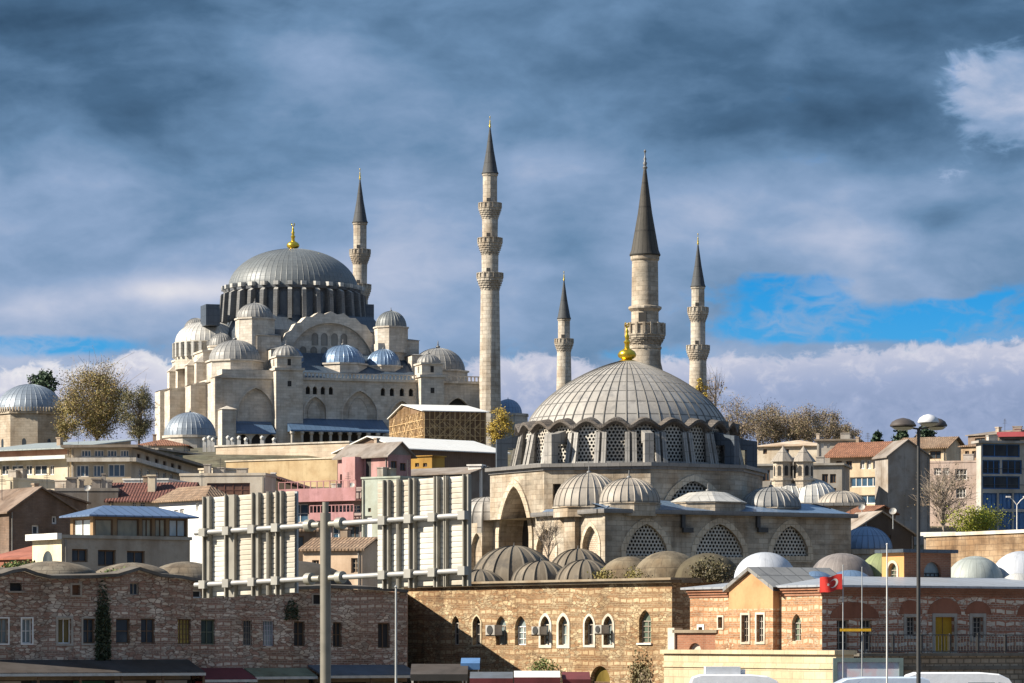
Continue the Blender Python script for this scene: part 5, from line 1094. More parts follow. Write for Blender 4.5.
t, fr, pls = house('glass_building', 'modern dark glass building with pale floor bands and blue lower storeys at right edge', 'building', (981, 428), (1062, 430.6), 443, 550, 1.6, plaster('band_white', (.46, .44, .40), .35), [(982.5, 444, 1020, 457), (982.5, 460, 1000, 474), (1002, 460, 1022, 474), (982.5, 476, 1020, 489), (983, 493, 997, 509, BLG), (999, 493, 1012, 509, BLG), (1014, 493, 1032, 509, BLG), (983, 512, 997, 532, BLG), (999, 512, 1012, 532, BLG), (1014, 512, 1032, 532, BLG)], ('flat', .5, .3), plaster('slab_grey', 0), wkw=dict(gm=glass('dark_glass', (.015, .02, .025), .05), fm=plaster('blue_frame', (.05, .15, .36)), nv=2, nh=0, fw=.13))
extra(t, 'balcony_rail', IRON, lambda m: [pls['f'].box(m, .3, fr.len-.3, fr.z(0, 0, y_)+.0, fr.z(0, 0, y_)+.07, .5, .56) for y_ in (469, 485)])
house('rooftop_terrace', 'rooftop terrace with a red band above the modern glass building', 'building', (1000, 500), (1050, 498), 437, 480, 6, plaster('grey_brown', 0), [(1004, 439, 1020, 444)], ('flat', .4, .7), plaster('red_band', (.42, .08, .09), .2), wkw=W_BR)
house('flat_roofed_block', 'low brownish rooftop block left of the red banded terrace', 'building', (968, 515), (1001, 510), 436, 480, 6, plaster('shabby_brown', 0), [(975, 438, 985, 443)], ('shed', .3, .8), plaster('grey_roof', 0), wkw=W_BR)
house('stone_wall', 'ochre stone wall behind the pale domes at right', 'wall', (926, 304), (1065, 288), 537, 590, 2.5, stone('ochre_stone', (.45, .33, .21), (.34, .24, .15), (.25, .18, .12), 1.1, .5, .95, .03), roof=('flat', .15, .3), rmat=plaster('pale_coping', (.66, .62, .54), .4))
house('low_shed', 'low shed with a flat white roof under the lime-green bush', 'shed', (924, 326), (1003, 323), 536, 570, 5, plaster('grime', 0), roof=('flat', .3, .35), rmat=plaster('bright_white', 0))
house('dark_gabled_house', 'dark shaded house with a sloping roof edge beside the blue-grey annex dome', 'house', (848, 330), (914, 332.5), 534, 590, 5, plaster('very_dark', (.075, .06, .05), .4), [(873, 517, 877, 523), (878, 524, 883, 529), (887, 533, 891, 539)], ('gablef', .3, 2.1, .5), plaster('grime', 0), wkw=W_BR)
house('tile_roofed_shed', 'small orange-roofed shed just right of the nearer mosque gallery', 'shed', (848, 346), (870, 344), 514, 540, 4, plaster('shabby_brown', 0), roof=('gable', .3, .7), rmat=TILE)

for nm, hh, x_, y_, h_ in (): pass
def dish(label, px, py, d, r_=.34):
    p = P(px, py, d); t = thing('satellite_dish', label, 'satellite dish', p, .6); m = MB(); m.lathe(0, 0, [(r_, .18), (r_*.7, .08), (0, 0)], 16); m.lathe(0, 0, [(r_, .18), (r_*.7, .06), (0, -.02)], 16); o = m.build('bowl', plaster('dish_grey', (.45, .44, .42), .4), t, 40); o.rotation_euler = (R(62), 0, R(-50))
    m = MB(); m.tube([(0, 0, -1.6), (0, 0, 0)], .04, 6); m.tube([(0, 0, 0), (-.2, -.35, .25)], .02, 5); m.build('mast', STEEL, t)
dish('white satellite dish on the dark roof right of the nearer mosque', 893, 512, 329, .36); dish('satellite dish on the orange-roofed shed beside the mosque gallery', 862, 508, 344); dish('satellite dish among the chimneys of the dark grey block', 88, 489, 344); dish('satellite dish beside the pink balcony railing', 352, 486, 389)

# ------------------------------------------------------------------ brick and stone inn at left, in shade
LH = Fr(-22, 199, R_=(407, 212)); lf = LH.front(); lt = LH.thing('old_inn', 'long shaded brick and stone inn with mossy vaulted roof filling the lower left', 'building')
rows = [(-22, 578), (0, 577), (12, 573), (24, 571.5), (36, 576), (50, 579), (92, 578.5), (116, 577), (138, 570.5), (160, 577), (182, 579), (204, 584), (240, 588), (290, 590), (330, 588.5), (370, 590), (406, 593)]
pts = [lf.uz(*q) for q in rows]; zmin = min(p[1] for p in pts)-.02; holes = []
SEG = [(-22, 170), (170, 240), (240, 406)]
def ztop(x):
    for a, b in SEG:
        if a <= x <= b: return min(lf.uz(*q)[1] for q in rows if a-1 <= q[0] <= b+1)-.03
specs_px = []
holes = []; specs = []
def addw(x0, y0, x1, y1, **k): a, b, c, d = lf.rect(x0, y0, x1, y1); d = min(d, ztop((x0+x1)/2)-.12); h = arch(a, b, c, d, k.pop('arch', 0)); holes.append(h); specs_px.append((x0+x1)/2); specs.append((h, k))
YG = glass('yellow_glass', (.30, .22, .05), .3); FR_S = plaster('stone_frame', (.38, .34, .29), .4)  # yellow is only the pane colour, nothing glows behind it
addw(10, 583, 22, 591, gm=DARK, fw=0, ringw=0, sill=True, ringm=FR_S); addw(72, 585, 80, 595, gm=plaster('brick_fill', (.22, .11, .06)), fw=0, ringw=.11, ringm=FR_S); addw(130, 583, 139, 595, gm=GLASS, fw=.06, nv=1, nh=0, fm=FR_S); addw(193, 588, 202, 598, gm=DARK, fw=.07, nv=0, nh=0, fm=WHITE)
addw(313, 593, 322, 604, gm=DARK, fw=0, ringw=.08, ringm=FR_S)
for x0, x1, k in ((-2, 8, dict(gm=GLASS_P, fm=FR_S, ringw=.08)), (22, 32, dict(gm=GLASS_P, ringw=.08)), (58, 71, dict(gm=glass('ochre_glass', (.10, .075, .02)), ringw=.13, ringm=FR_S, nv=1, nh=0, fw=.06)), (83, 95, dict(ringw=.1, ringm=FR_S, fm=BROWNF)), (116, 130, dict(fm=BROWNF, nv=0, nh=1)), (141, 155, dict(fm=BROWNF)), (178, 191, dict(gm=YG, fm=BROWNF, nv=3, nh=4, fw=.06)), (201, 215, dict(gm=glass('green_dark', (.02, .035, .03)), fm=plaster('green_frame', (.14, .16, .11)))), (243, 252, dict(gm=GLASS, fm=FR_S, nv=3, nh=3, fw=.035)), (263, 274, dict(gm=GLASS_P, fm=plaster('lilac_grey', (.45, .44, .50)), nv=3, nh=4, fw=.045)), (294, 305, dict(gm=DARK, fm=BROWNF)), (333, 342, dict(gm=DARK, fm=BROWNF)), (378, 390, dict(gm=DARK, fm=BROWNF, nv=1, nh=0))):
    o_ = max(0, (x0-150)*.02); addw(x0, 618.5+o_, x1, 643.5+o_, **k)
m = MB(); Wl = LH.len; 
for sa, sb in SEG:
    ua, ub = max(0, lf.u(sa)), (Wl if sb > 400 else lf.u(sb)); wall(m, lf, ua, ub, 0, ztop((sa+sb)/2), [h for h, x in zip(holes, specs_px) if sa <= x < sb], .3)
PT = []
for q, p in zip(rows, pts): PT.append((q[0], p))
for x_ in (170, 240):
    for k_ in range(len(PT)-1):
        if PT[k_][0] < x_ < PT[k_+1][0]:
            f_ = (lf.u(x_)-PT[k_][1][0])/(PT[k_+1][1][0]-PT[k_][1][0]); PT.insert(k_+1, (x_, (lf.u(x_), PT[k_][1][1]+f_*(PT[k_+1][1][1]-PT[k_][1][1])))); break
pts = [p for _, p in PT]
for (xa, (a, za)), (xb, (b, zb_)) in zip(PT, PT[1:]):
    zm_ = ztop((xa+xb)/2); m.quad(lf.pt(a, zm_), lf.pt(b, zm_), lf.pt(b, zb_), lf.pt(a, za)); m.quad(lf.pt(a, za), lf.pt(b, zb_), lf.pt(b, zb_, -1), lf.pt(a, za, -1))
m.quad((Wl, 0, 0), (Wl, 12, 0), (Wl, 12, zmin+.3), (Wl, 0, zmin)); m.quad((0, 12, 0), (0, 0, 0), (0, 0, zmin), (0, 12, zmin)); m.quad((Wl, 12, 0), (0, 12, 0), (0, 12, zmin), (Wl, 12, zmin)); m.quad((0, .9, zmin-.05), (Wl, .9, zmin-.05), (Wl, 12, zmin-.05), (0, 12, zmin-.05))
m.build('wall', BAND, lt)
m = MB()
for (a, za), (b, zb_) in zip(pts, pts[1:]):
    A = [lf.pt(a, za+.02, .35), lf.pt(b, zb_+.02, .35), lf.pt(b, zb_+.2, .3), lf.pt(a, za+.2, .3), lf.pt(b, zb_+.3, -1.2), lf.pt(a, za+.3, -1.2), lf.pt(a, za+.02, -.01), lf.pt(b, zb_+.02, -.01)]
    m.quad(A[0], A[1], A[2], A[3]); m.quad(A[3], A[2], A[4], A[5]); m.quad(A[6], A[7], A[1], A[0])
m.build('eave', plaster('dark_coping', (.13, .115, .095), .6), lt)
for h, k in specs: window(lt, lf, h, depth=.28, **{**dict(nv=1, nh=1, fw=.07), **k})
VAULT = stone('old_vault', (.22, .19, .145), (.16, .135, .10), (.12, .10, .075), .9, .6, .9, .03)
def mound(fr, t, px, w_, r_, top, spring, mat, seams=0, pw=1.0, name='roof_dome', dk=1.0, skirt=.8, e=.05):
    pl = fr.front(w_); u = pl.u(px); k = fr.W((u, w_, 0)).y/F; zz = fr.z(u, w_, spring); m = MB(); hh = fr.z(u, w_, top)-zz
    pr = [(r_*k, zz-skirt)]
    for i in range(11): q = i/10*math.pi/2; pr.append((r_*k*math.cos(q)**pw if i < 10 else 0, zz+hh*math.sin(q)))
    if seams: m.lathe(u, w_, pr, seams=seams, h=e, uvn=seams)
    else: m.lathe(u, w_, pr, 32, uvn=20)
    return m.build(name, mat, t, 18 if seams else 40), (u, w_, zz, r_*k, hh)
mound(LH, lt, 52, 4.5, 46, 561, 577, VAULT, pw=1.15); mound(LH, lt, -12, 4.5, 34, 566, 578, VAULT); mound(LH, lt, 132, 4.5, 40, 562.5, 578, VAULT, pw=1.2); mound(LH, lt, 186, 4.5, 38, 561.5, 580, VAULT, pw=1.1); mound(LH, lt, 298, 5, 56, 561, 592, plaster('dark_vault', (.075, .065, .052), .6), pw=1.1); mound(LH, lt, 235, 5, 34, 572, 590, VAULT)
def growth(name, label, fr, w_, px, y0, y1, wpx, mat, n, ls, seed, cat='plant', dz=.3, flat=None):
    rnd = random.Random(seed); pl = fr.front(w_); u, z0 = pl.uz(px, y1); _, z1 = pl.uz(px, y0); k = fr.W((u, w_, 0)).y/F; hw = wpx*k/2; p0 = fr.W((u, w_, z0))
    m = MB()
    for i in range(n):
        x = rnd.uniform(-1, 1); z = rnd.random()**1.0*(1-.35*x*x)*rnd.uniform(.6, 1.05); p = Vector((x*hw*rnd.uniform(.8, 1.05), rnd.gauss(0, dz), z*(z1-z0)))
        a = Vector((rnd.gauss(0, 1), rnd.gauss(0, .7), rnd.gauss(0, 1))).normalized(); b = a.cross(Vector((rnd.gauss(0, 1), rnd.gauss(0, 1), rnd.gauss(0, 1)))).normalized(); l = ls*rnd.uniform(.6, 1.3)
        m.quad(p-a*l*.5, p+b*l*.35, p+a*l*.5, p-b*l*.35)
    o = m.build(name, mat, loc=p0, rot=fr.phi); return tag(o, label, cat)
growth('ivy', 'dark ivy streak climbing the shaded inn wall between two window pairs', LH, -.12, 103, 580, 662, 17, leafm('ivy_leaves', [(.015, .025, .01), (.03, .045, .018), (.05, .06, .025)]), 1900, .16, 71, 'ivy', .07)
growth('weeds', 'green weeds growing on the inn roof at far left', LH, 6, 25, 560, 569, 46, L_GRN, 700, .18, 72, 'weeds')
growth('weeds', 'tuft of green weeds on the inn roof above the ivy', LH, 1.5, 116, 567, 580, 32, L_GRN, 600, .16, 73, 'weeds')
growth('weeds', 'dark creeper hanging on the inn wall left of the billboard post', LH, -.1, 292, 598, 620, 16, leafm('ivy_leaves', 0), 350, .14, 74, 'weeds', .06)
AX = Fr(407.5, 212.2, R_=(405, 226)); m = MB(); zA = LH.z(Wl, 0, 593)
t, fr, pls = house('shadow_filler_block', 'shaded link block joining the dark inn to the sunlit inn', 'building', (392, 227), (405, 226.4), 594, 700, .5, BAND, roof=('flat', .0, .1), rmat=plaster('dark_coping', 0))  # filler added between the inns, shaped to throw shadow onto the sunlit wall
m = MB(); P0 = [fr.M.inverted() @ (Vector(p)-fr.o) for p in ((-6.42, 212.1, 0), (-6.75, 225.8, 0), (-13, 225.8, 0), (-12.2, 222.6, 0))]
m.prism([(p.x, p.y) for p in P0], 0, t['zt']-.02); m.build('shadow_caster', BAND, t)
# shops at its foot
def shop(label, x0, x1, yw, ye, out, rm, fm, cells, d_sign):
    a, z1 = lf.uz(x0, yw); b, _ = lf.uz(x1, yw); pe_ = LH.front(-out); zE = LH.z(a, -out, ye); z1 = max(z1, zE+.3)
    t = thing('shop', label, 'shop', LH.W((a, -out, 0)), LH.phi); W_ = b-a; m = MB()
    m.quad((0, 0, zE), (W_, 0, zE), (W_, out-.01, z1), (0, out-.01, z1)); m.quad((0, 0, zE-.12), (W_, 0, zE-.12), (W_, 0, zE), (0, 0, zE)); m.quad((0, out-.01, z1-.1), (W_, out-.01, z1-.1), (W_, 0, zE-.12), (0, 0, zE-.12)); m.quad((0, out, z1), (0, 0, zE), (0, 0, zE-.12), (0, out, z1-.12)); m.quad((W_, out, z1), (W_, 0, zE), (W_, 0, zE-.12), (W_, out, z1-.12))
    m.build('awning', rm, t); m = MB(); m.box(0, W_, -.06, -.005, zE-.2, zE-.04); m.build('gutter', STEEL, t)
    m = MB(); n_ = max(2, int(W_/2.4))
    for i in range(n_+1): x = .06+(W_-.12)*i/n_; m.box(x-.06, x+.06, .1, .22, 0, zE-.125)
    m.build('post', BROWNF, t)
    m = MB(); m.box(0, W_, out-.5, out-.35, 0, zE-.1); m.build('shopfront', fm, t)
    for i in range(n_):
        x = W_*(i+.5)/n_; mm = MB(); mm.box(x-W_/n_*.38, x+W_/n_*.38, out-.58, out-.505, .3, zE-.5); mm.build('display_window', cells[i % len(cells)], t)
    m = MB(); m.box(.1, W_-.1, out-.62, out-.505, zE-.45, zE-.15); m.build('fascia', d_sign, t)
c1, c2, c3 = plaster('goods_red', (.28, .05, .05)), plaster('goods_pale', (.55, .50, .45)), plaster('goods_green', (.06, .16, .10))
shop('row of small shops under a long dark awning at bottom left', -20, 188, 660, 673, 2.6, plaster('dark_felt', (.06, .05, .045), .6), DARK, [c2, glass('window_glass'), c3, c2], plaster('fascia_tan', (.34, .27, .20)))
shop('shop under a dark red awning left of the billboard post', 190, 242, 668, 679, 2.2, plaster('dark_red_cloth', (.14, .025, .03), .4), DARK, [c1, c2], c1)
shop('shop with a pale fascia and mossy awning beside the billboard post', 244, 306, 668, 676, 1.6, plaster('mossy_board', (.20, .21, .14), .6), DARK, [c2], plaster('fascia_tan', 0))
shop('shop under a blue-grey awning right of the billboard post', 308, 404, 665, 675, 2.2, plaster('bluegrey_cloth', (.10, .12, .15), .4), DARK, [glass('window_glass'), c2], plaster('fascia_tan', 0))

# ------------------------------------------------------------------ sunlit inn in the middle
MH = Fr(404, 226, R_=(672, 205)); mf = MH.front(); mt = MH.thing('old_inn', 'sunlit stone inn with a row of pointed windows and old ribbed domes on its roof', 'building')
Wm = MH.len; zM = MH.z(0, 0, 588); holes = []; specs = []
def addm(x0, y0, x1, y1, **k): a, b, c, d = mf.rect(x0, y0, x1, y1); h = arch(a, b, c, d, k.pop('arch', 2)); holes.append(h); specs.append((h, k))
FW = plaster('pale_window_surround', (.62, .57, .48), .4)
for x0, x1, k in ((452, 459, dict(gm=DARK)), (473, 481, dict(gm=DARK, ringw=.1, ringm=STONE_Y)), (496, 506, dict(gm=GLASS_P)), (515, 526, dict(gm=GLASS_P, fm=WHITE, nh=2)), (541, 550, dict(ringw=.18, ringm=FW, fm=FW)), (559, 568, dict(ringw=.2, ringm=FW, gm=GLASS_P, fm=FW)), (585, 594, dict(gm=DARK, ringw=.14, ringm=FW)), (604, 613, dict(ringw=.16, ringm=FW, gm=GLASS_P))): addm(x0, 616, x1, 645, **k)
addm(639, 610, 651, 643, gm=glass('green_pane', (.10, .13, .10)), nv=1, nh=3, sill=True); addm(590, 666, 610, 700, gm=glass('ochre_glass', 0), arch=1, fm=BROWNF, nv=3, nh=1); addm(632, 664, 652, 700, gm=STONE_D, fw=0, arch=1)
m = MB(); wall(m, mf, 0, Wm, 0, zM, holes, .35); m.quad((Wm, 0, 0), (Wm, 14, 0), (Wm, 14, zM), (Wm, 0, zM)); m.quad((Wm, 14, 0), (0, 14, 0), (0, 14, zM), (Wm, 14, zM)); m.quad((0, 14, 0), (0, 0, 0), (0, 0, zM), (0, 14, zM)); m.quad((0, .4, zM+.05), (Wm, .4, zM+.05), (Wm, 14, zM+.05), (0, 14, zM+.05)); m.build('wall', BAND_W, mt)
m = MB(); m.box(-.1, Wm+.3, -.3, .4, zM+.003, zM+.16); m.box(-.1, Wm+.45, -.5, .4, zM+.163, zM+.3); m.box(Wm+.003, Wm+.4, .4, 14, zM+.003, zM+.3); m.build('cornice', plaster('cornice_brown', (.30, .25, .18), .6), mt)
for h, k in specs: window(mt, mf, h, depth=.33, **{**dict(nv=1, nh=1, fw=.06, fm=FR_S), **k})
for a_ in ((514, 9, 42, 546, 582, LEAD_O, 16), (480, 6, 26, 570, 588, LEAD_O, 14), (578, 9, 30, 549, 578, LEAD_O, 16), (541, 3.2, 29, 561, 584, LEAD_O, 14), (585, 3.2, 29, 560, 584, LEAD_O, 14), (628, 3.4, 30, 556.5, 582, stone('old_vault_warm', (.24, .20, .135), (.17, .14, .095), (.12, .10, .07), 1.1, .8, .95, .02), 0), (668, 4, 36, 551, 581, stone('old_vault_warm', 0, 0, 0), 0), (708, 4.5, 34, 553, 582, plaster('mossy_vault', (.10, .085, .05), .9), 0)):
    o, (u, w_, zz, r_, hh) = mound(MH, mt, a_[0], a_[1], a_[2], a_[3], a_[4], a_[5], a_[6], name='ribbed_dome' if a_[6] else 'roof_dome', e=.09)
    if a_[6]: finial(o, u, w_, zz+hh-.05, .35, PEWTER, False)
growth('moss_growth', 'dark brown mossy growth smothering the right end dome of the sunlit inn', MH, 2.6, 710, 556, 582, 46, L_MOS, 2600, .14, 81, 'moss', .35)
growth('weeds', 'yellow-green weeds at the cornice between the old domes', MH, .7, 604, 568, 582, 20, leafm('weed_yellow', [(.16, .13, .03), (.24, .19, .05), (.12, .12, .03)]), 420, .16, 82, 'weeds')
growth('weeds', 'patch of weeds on the pale rounded dome of the sunlit inn', MH, 1.0, 634, 566, 582, 22, leafm('weed_yellow', 0), 360, .14, 83, 'weeds')
growth('climbing_plant', 'straggly dry climber on the sunlit inn wall above the bottom arches', MH, -.15, 640, 646, 690, 34, leafm('dry_climber', [(.24, .19, .10), (.16, .13, .06), (.12, .12, .05)]), 520, .15, 84, 'plant', .08)
growth('weeds', 'clump of green weeds on the ledge below the pale arched window', MH, -.9, 543, 657, 672, 26, L_GRN, 420, .15, 85, 'weeds')
def acunit(label, px0, py0, px1, py1):
    a, b, c, d = mf.rect(px0, py0, px1, py1); p = MH.W((( a+b)/2, -.45, c)); t = thing('air_conditioner', label, 'air conditioner', p, MH.phi); w2 = (b-a)/2
    m = MB(); m.box(-w2, w2, -.3, .3, 0, d-c); m.build('casing', plaster('ac_grey', (.40, .40, .38), .4), t)
    m = MB(); m.lathe(0, 0, [(w2*.62, 0), (w2*.62, .04), (0, .04)], 16); o = m.build('fan_grille', IRON, t); o.rotation_euler = (R(90), 0, 0); o.location = (0, -.305, (d-c)/2)
    m = MB(); m.box(-w2, -w2+.06, -.3, .43, -.08, -.003); m.box(w2-.06, w2, -.3, .43, -.08, -.003); m.build('bracket', IRON, t)
acunit('air conditioner on the inn wall at the edge of the shadow', 495, 625, 504, 635); acunit('air conditioner on the inn wall left of the pale-framed window pair', 541, 626.5, 549, 634.5); acunit('air conditioner on the inn wall at the rightmost pale window', 604, 625, 611, 633.5)
def stall(label, px0, px1, y0, y1, d, cm, vm):
    s = d/F; a = P((px0+px1)/2, y0, d); W_ = (px1-px0)*s; dz = (y1-y0)*s; t = thing('market_awning', label, 'awning', (a.x, a.y, 0), 0); m = MB(); z = a.z
    m.quad((-W_/2, -1.4, z-dz), (W_/2, -1.4, z-dz), (W_/2, 1, z), (-W_/2, 1, z)); m.quad((-W_/2, -1.4, z-dz-.05), (-W_/2, 1, z-.05), (W_/2, 1, z-.05), (W_/2, -1.4, z-dz-.05)); m.build('canopy', cm, t)
    m = MB(); m.box(-W_/2, W_/2, -1.44, -1.405, z-dz-.38, z-dz); m.build('valance', vm, t)
    for x in (-W_/2+.1, W_/2-.1):
        m = MB(); m.tube([(x, -1.3, 0), (x, -1.3, z-dz-.05)], .03); m.build('pole', STEEL, t)
        m = MB(); m.tube([(x, .9, 0), (x, .9, z-.06)], .03); m.build('pole', STEEL, t)
stall('white market awning with a dark red valance in the sun below the inn', 514, 560, 671, 677, 194, plaster('awning_white', (.78, .77, .74), .2), plaster('dark_red_cloth', 0)); stall('dark red market awning at the foot of the sunlit inn', 562, 590, 672, 679, 195, plaster('dark_red_cloth', 0), plaster('dark_red_cloth', 0)); stall('blue tarpaulin over a stall in the shadow', 461, 480, 658, 663, 206, plaster('tarp_blue', (.08, .20, .42), .3), plaster('tarp_blue', 0)); stall('grey-blue awning in the shadow left of the white one', 470, 513, 672, 678, 196, plaster('bluegrey_cloth', 0), plaster('dark_red_cloth', 0)); stall('long dark stall roof in the deepest shadow beside the shaded inn', 411, 468, 664, 674, 204, plaster('dark_felt', 0), DARK)

# ------------------------------------------------------------------ brick hall at right with its terrace
BH = Fr(822, 190, R_=(1060, 199)); bf = BH.front(); bl = BH.left(); bt = BH.thing('brick_hall', 'brick and stone hall with sunlit orange gable and striped shaded front at lower right', 'building')
Wb = BH.len+4; DB = -bl.u(690); zE = BH.z(0, 0, 587); fh = []; fs = []; lh = []; ls_ = []
GR = dict(gm=DARK, fm=FR_S, nv=2, nh=3, fw=.05)
for x0, x1, y0, y1, k in ((837, 849, 620, 650, {}), (860, 872, 620, 650, {}), (906, 916, 617, 636, dict(ringw=.17, ringm=FR_S)), (972, 983, 617, 638, dict(ringw=.2, ringm=FR_S)), (1030, 1042, 617, 638, {})): h = arch(*bf.rect(x0, y0, x1, y1)); fh.append(h); fs.append((h, k))
door = arch(*bf.rect(935, 617, 954, 652)); fh.append(door)
for x0, x1, y0, y1, k in ((792, 801, 614, 641, dict(arch=2, gm=glass('green_pane', 0), nv=1, nh=2)), (718.5, 723, 617, 628, dict(ringw=.1, ringm=FW)), (699, 703, 627, 631, dict(ringw=.15, ringm=WHITE))): k = dict(k); h = arch(*bl.rect(x0, y0, x1, y1), k.pop('arch', 0)); lh.append(h); ls_.append((h, k))
m = MB(); wall(m, bf, 0, Wb, 0, zE, fh, .3); m.quad((Wb, 0, 0), (Wb, DB, 0), (Wb, DB, zE), (Wb, 0, zE)); m.quad((Wb, DB, 0), (0, DB, 0), (0, DB, zE), (Wb, DB, zE)); m.build('front_wall', BAND_S, bt)
m = MB(); wall(m, bl, -DB, 0, 0, zE, lh, .3); m.build('side_wall', BAND_G, bt)
for h, k in fs: window(bt, bf, h, depth=.28, **{**GR, **k})
for h, k in ls_: window(bt, bl, h, depth=.28, **{**GR, **k})
m = MB(); pane(m, bf, door, -.2); dr_ = m.build('door', plaster('yellow_paint', (.50, .29, .02), .4), bt)
m = MB(); ring(m, bf, door, .2, -.02, .05); m.build('surround', FR_S, dr_); m = MB(); c_ = (door[0][0]+door[1][0])/2; bf.box(m, c_-.012, c_+.012, door[0][1], door[2][1], -.198, -.17); m.build('leaf_joint', BROWNF, dr_)
m = MB()
for x0, x1, y0, y1 in ((830, 879, 602, 618), (899, 922, 600, 614), (928, 961, 598, 614), (965, 991, 601, 614), (1017, 1050, 601, 615)):
    a, b, c, d = bf.rect(x0, y0, x1, y1); h = arch(a, b, c-.01, d, 1, d-c); pane(m, bf, h, .03); 
    for i in range(len(h)): p, q = h[i], h[(i+1) % len(h)]; m.quad(bf.pt(*p, .03), bf.pt(*q, .03), bf.pt(*q, -.01), bf.pt(*p, -.01))
    m.mark()
m.build_each('relieving_arch', plaster('red_arch', (.29, .115, .065), .5), bt)
m = MB(); c = zE
for k, (o0, o1, z0, z1) in enumerate(((.003, .07, -.46, -.3), (.003, .16, -.297, -.15), (.003, .27, -.147, 0))): bf.box(m, -.3 if k else -.1, Wb, c+z0, c+z1-.003, o0, o1); (bl.box(m, -DB, bl.u(729), c+z0, c+z1-.003, o0, o1), bl.box(m, bl.u(775), o1-.003, c+z0, c+z1-.003, o0, o1))
m.build('brick_cornice', BRICK, bt)
# gable on the sunny side
OB = .47; pb = Pl(BH, (-OB, 0, 0), (0, -1, 0)); g0, g1 = pb.u(729), pb.u(773); zg = BH.z(-OB, -(g0+g1)/2, 572.5); gp = (g0+g1)/2; zo = zE-1.15
bh = [arch(*pb.rect(742, 615, 749, 642)), arch(*pb.rect(757, 614.5, 764, 642))]
bh = [[(p[0], min(p[1], zo-.05)) for p in h] for h in bh]
m = MB(); wall(m, pb, g0, g1, 0, zo, bh, .25)
for x in (g0, g1): m.quad(pb.pt(x, 0), pb.pt(x, zo), pb.pt(x, zo, -OB), pb.pt(x, 0, -OB))
bay = m.build('gabled_bay', BAND_G, bt)
m = MB(); P_ = [(g0, zo), (g1, zo), (g1, zE), (gp, zg), (g0, zE)]; pane(m, pb, P_, 0)
for i in range(5): p, q = P_[i], P_[(i+1) % 5]; m.quad(pb.pt(*p), pb.pt(*q), pb.pt(*q, -OB), pb.pt(*p, -OB))
m.build('gable', ORANGE, bay)
for h in bh: window(bay, pb, h, depth=.23, **{**GR, 'ringw': .12, 'ringm': FW})
m = MB()
for p, q in (((g0-.3, zE-.18), (gp, zg+.1)), ((gp, zg+.1), (g1+.3, zE-.18))):
    A = [pb.pt(*p, .22), pb.pt(*q, .22), pb.pt(*q, -5.5), pb.pt(*p, -5.5)]; m.quad(*[v+Vector((0, 0, .22)) for v in A]); m.quad(A[0], A[1], A[1]+Vector((0, 0, .22)), A[0]+Vector((0, 0, .22))); m.quad(*A[::-1])
m.build('gable_roof', LEAD, bt)
# lead roof, lantern and domes
zr = BH.z(6, 6, 577); m = MB(); A = [(-.4, -.4), (Wb+.4, -.4), (Wb+.4, DB+.4), (-.4, DB+.4)]; Bq = [(4.2, 4.2), (Wb-4, 4.2), (Wb-4, DB-3), (4.2, DB-3)]; m.prism(A, zE+.003, zE+.12, top=False); m.frustum(A, zE+.12, Bq, zr); m.build('roof', sheet('lead_sheet_roof', (.36, .385, .42), .9, .45, .2, .5, .3), bt)
w_ = 5.2; p5 = BH.front(w_); a, b = p5.u(904), p5.u(951); zL1 = BH.z(a, w_, 552.5); pL = BH.left(a); wB = -pL.u(882)
m = MB(); h1 = arch(*p5.rect(924, 562, 941, 577), 1); wall(m, p5, a, b, zE, zL1, [h1], .25); m.quad((b, w_, zE), (b, wB, zE), (b, wB, zL1), (b, w_, zL1)); m.quad((b, wB, zE), (a, wB, zE), (a, wB, zL1), (b, wB, zL1)); lan = m.build('lantern', BRICK, bt)
m = MB(); hq = arch(*pL.rect(888.5, 563, 897, 579), 1); wall(m, pL, -wB, -w_, zE, zL1, [hq], .25); m.build('lantern_side', plaster('orange_side', (.66, .34, .13), .3), lan)  # this face is a brighter orange than the brick of the others
window(bt, p5, h1, depth=.24, gm=GLASS_P, fm=IRON, nv=3, nh=0, fw=.05); window(bt, pL, hq, depth=.24, gm=glass('green_pane', 0), fm=FR_S, nv=1, nh=1, fw=.05, ringw=.16, ringm=FW)
m = MB(); m.box(a-.3, b+.3, w_-.3, wB+.3, zL1+.003, zL1+.2); m.build('lantern_roof', LEAD_D, lan)
LM = lead('lead_moss', (.22, .26, .12), 6, .4, .7, .05, .6); LG = lead('lead_weathered', (.36, .40, .385), 2.5, .35, .6, .1, .55)
for px_, w_, r_, tp_, spg, mt_ in ((765, 8.5, 31, 552, 579, lead('lead_whitewash', (.50, .53, .58), 3, .2, .5, .1, .5)), (842, 11.5, 32, 553, 578, lead('lead_rust', (.22, .195, .185), 6, .3, .7, .05, .8)), (884, 11, 26, 552, 580, LM), (975, 9.5, 29, 556, 583, LG), (1021, 9, 32, 551, 584, lead('lead_whitewash', 0)), (1018, 4.0, 19, 573, 590, LEAD_L), (815, 5.5, 20, 571, 584, LEAD_B), (850, 6.5, 24, 570, 586, LEAD_B)):
    mound(BH, bt, px_, w_, r_, tp_, spg, mt_, 0, name='dome')
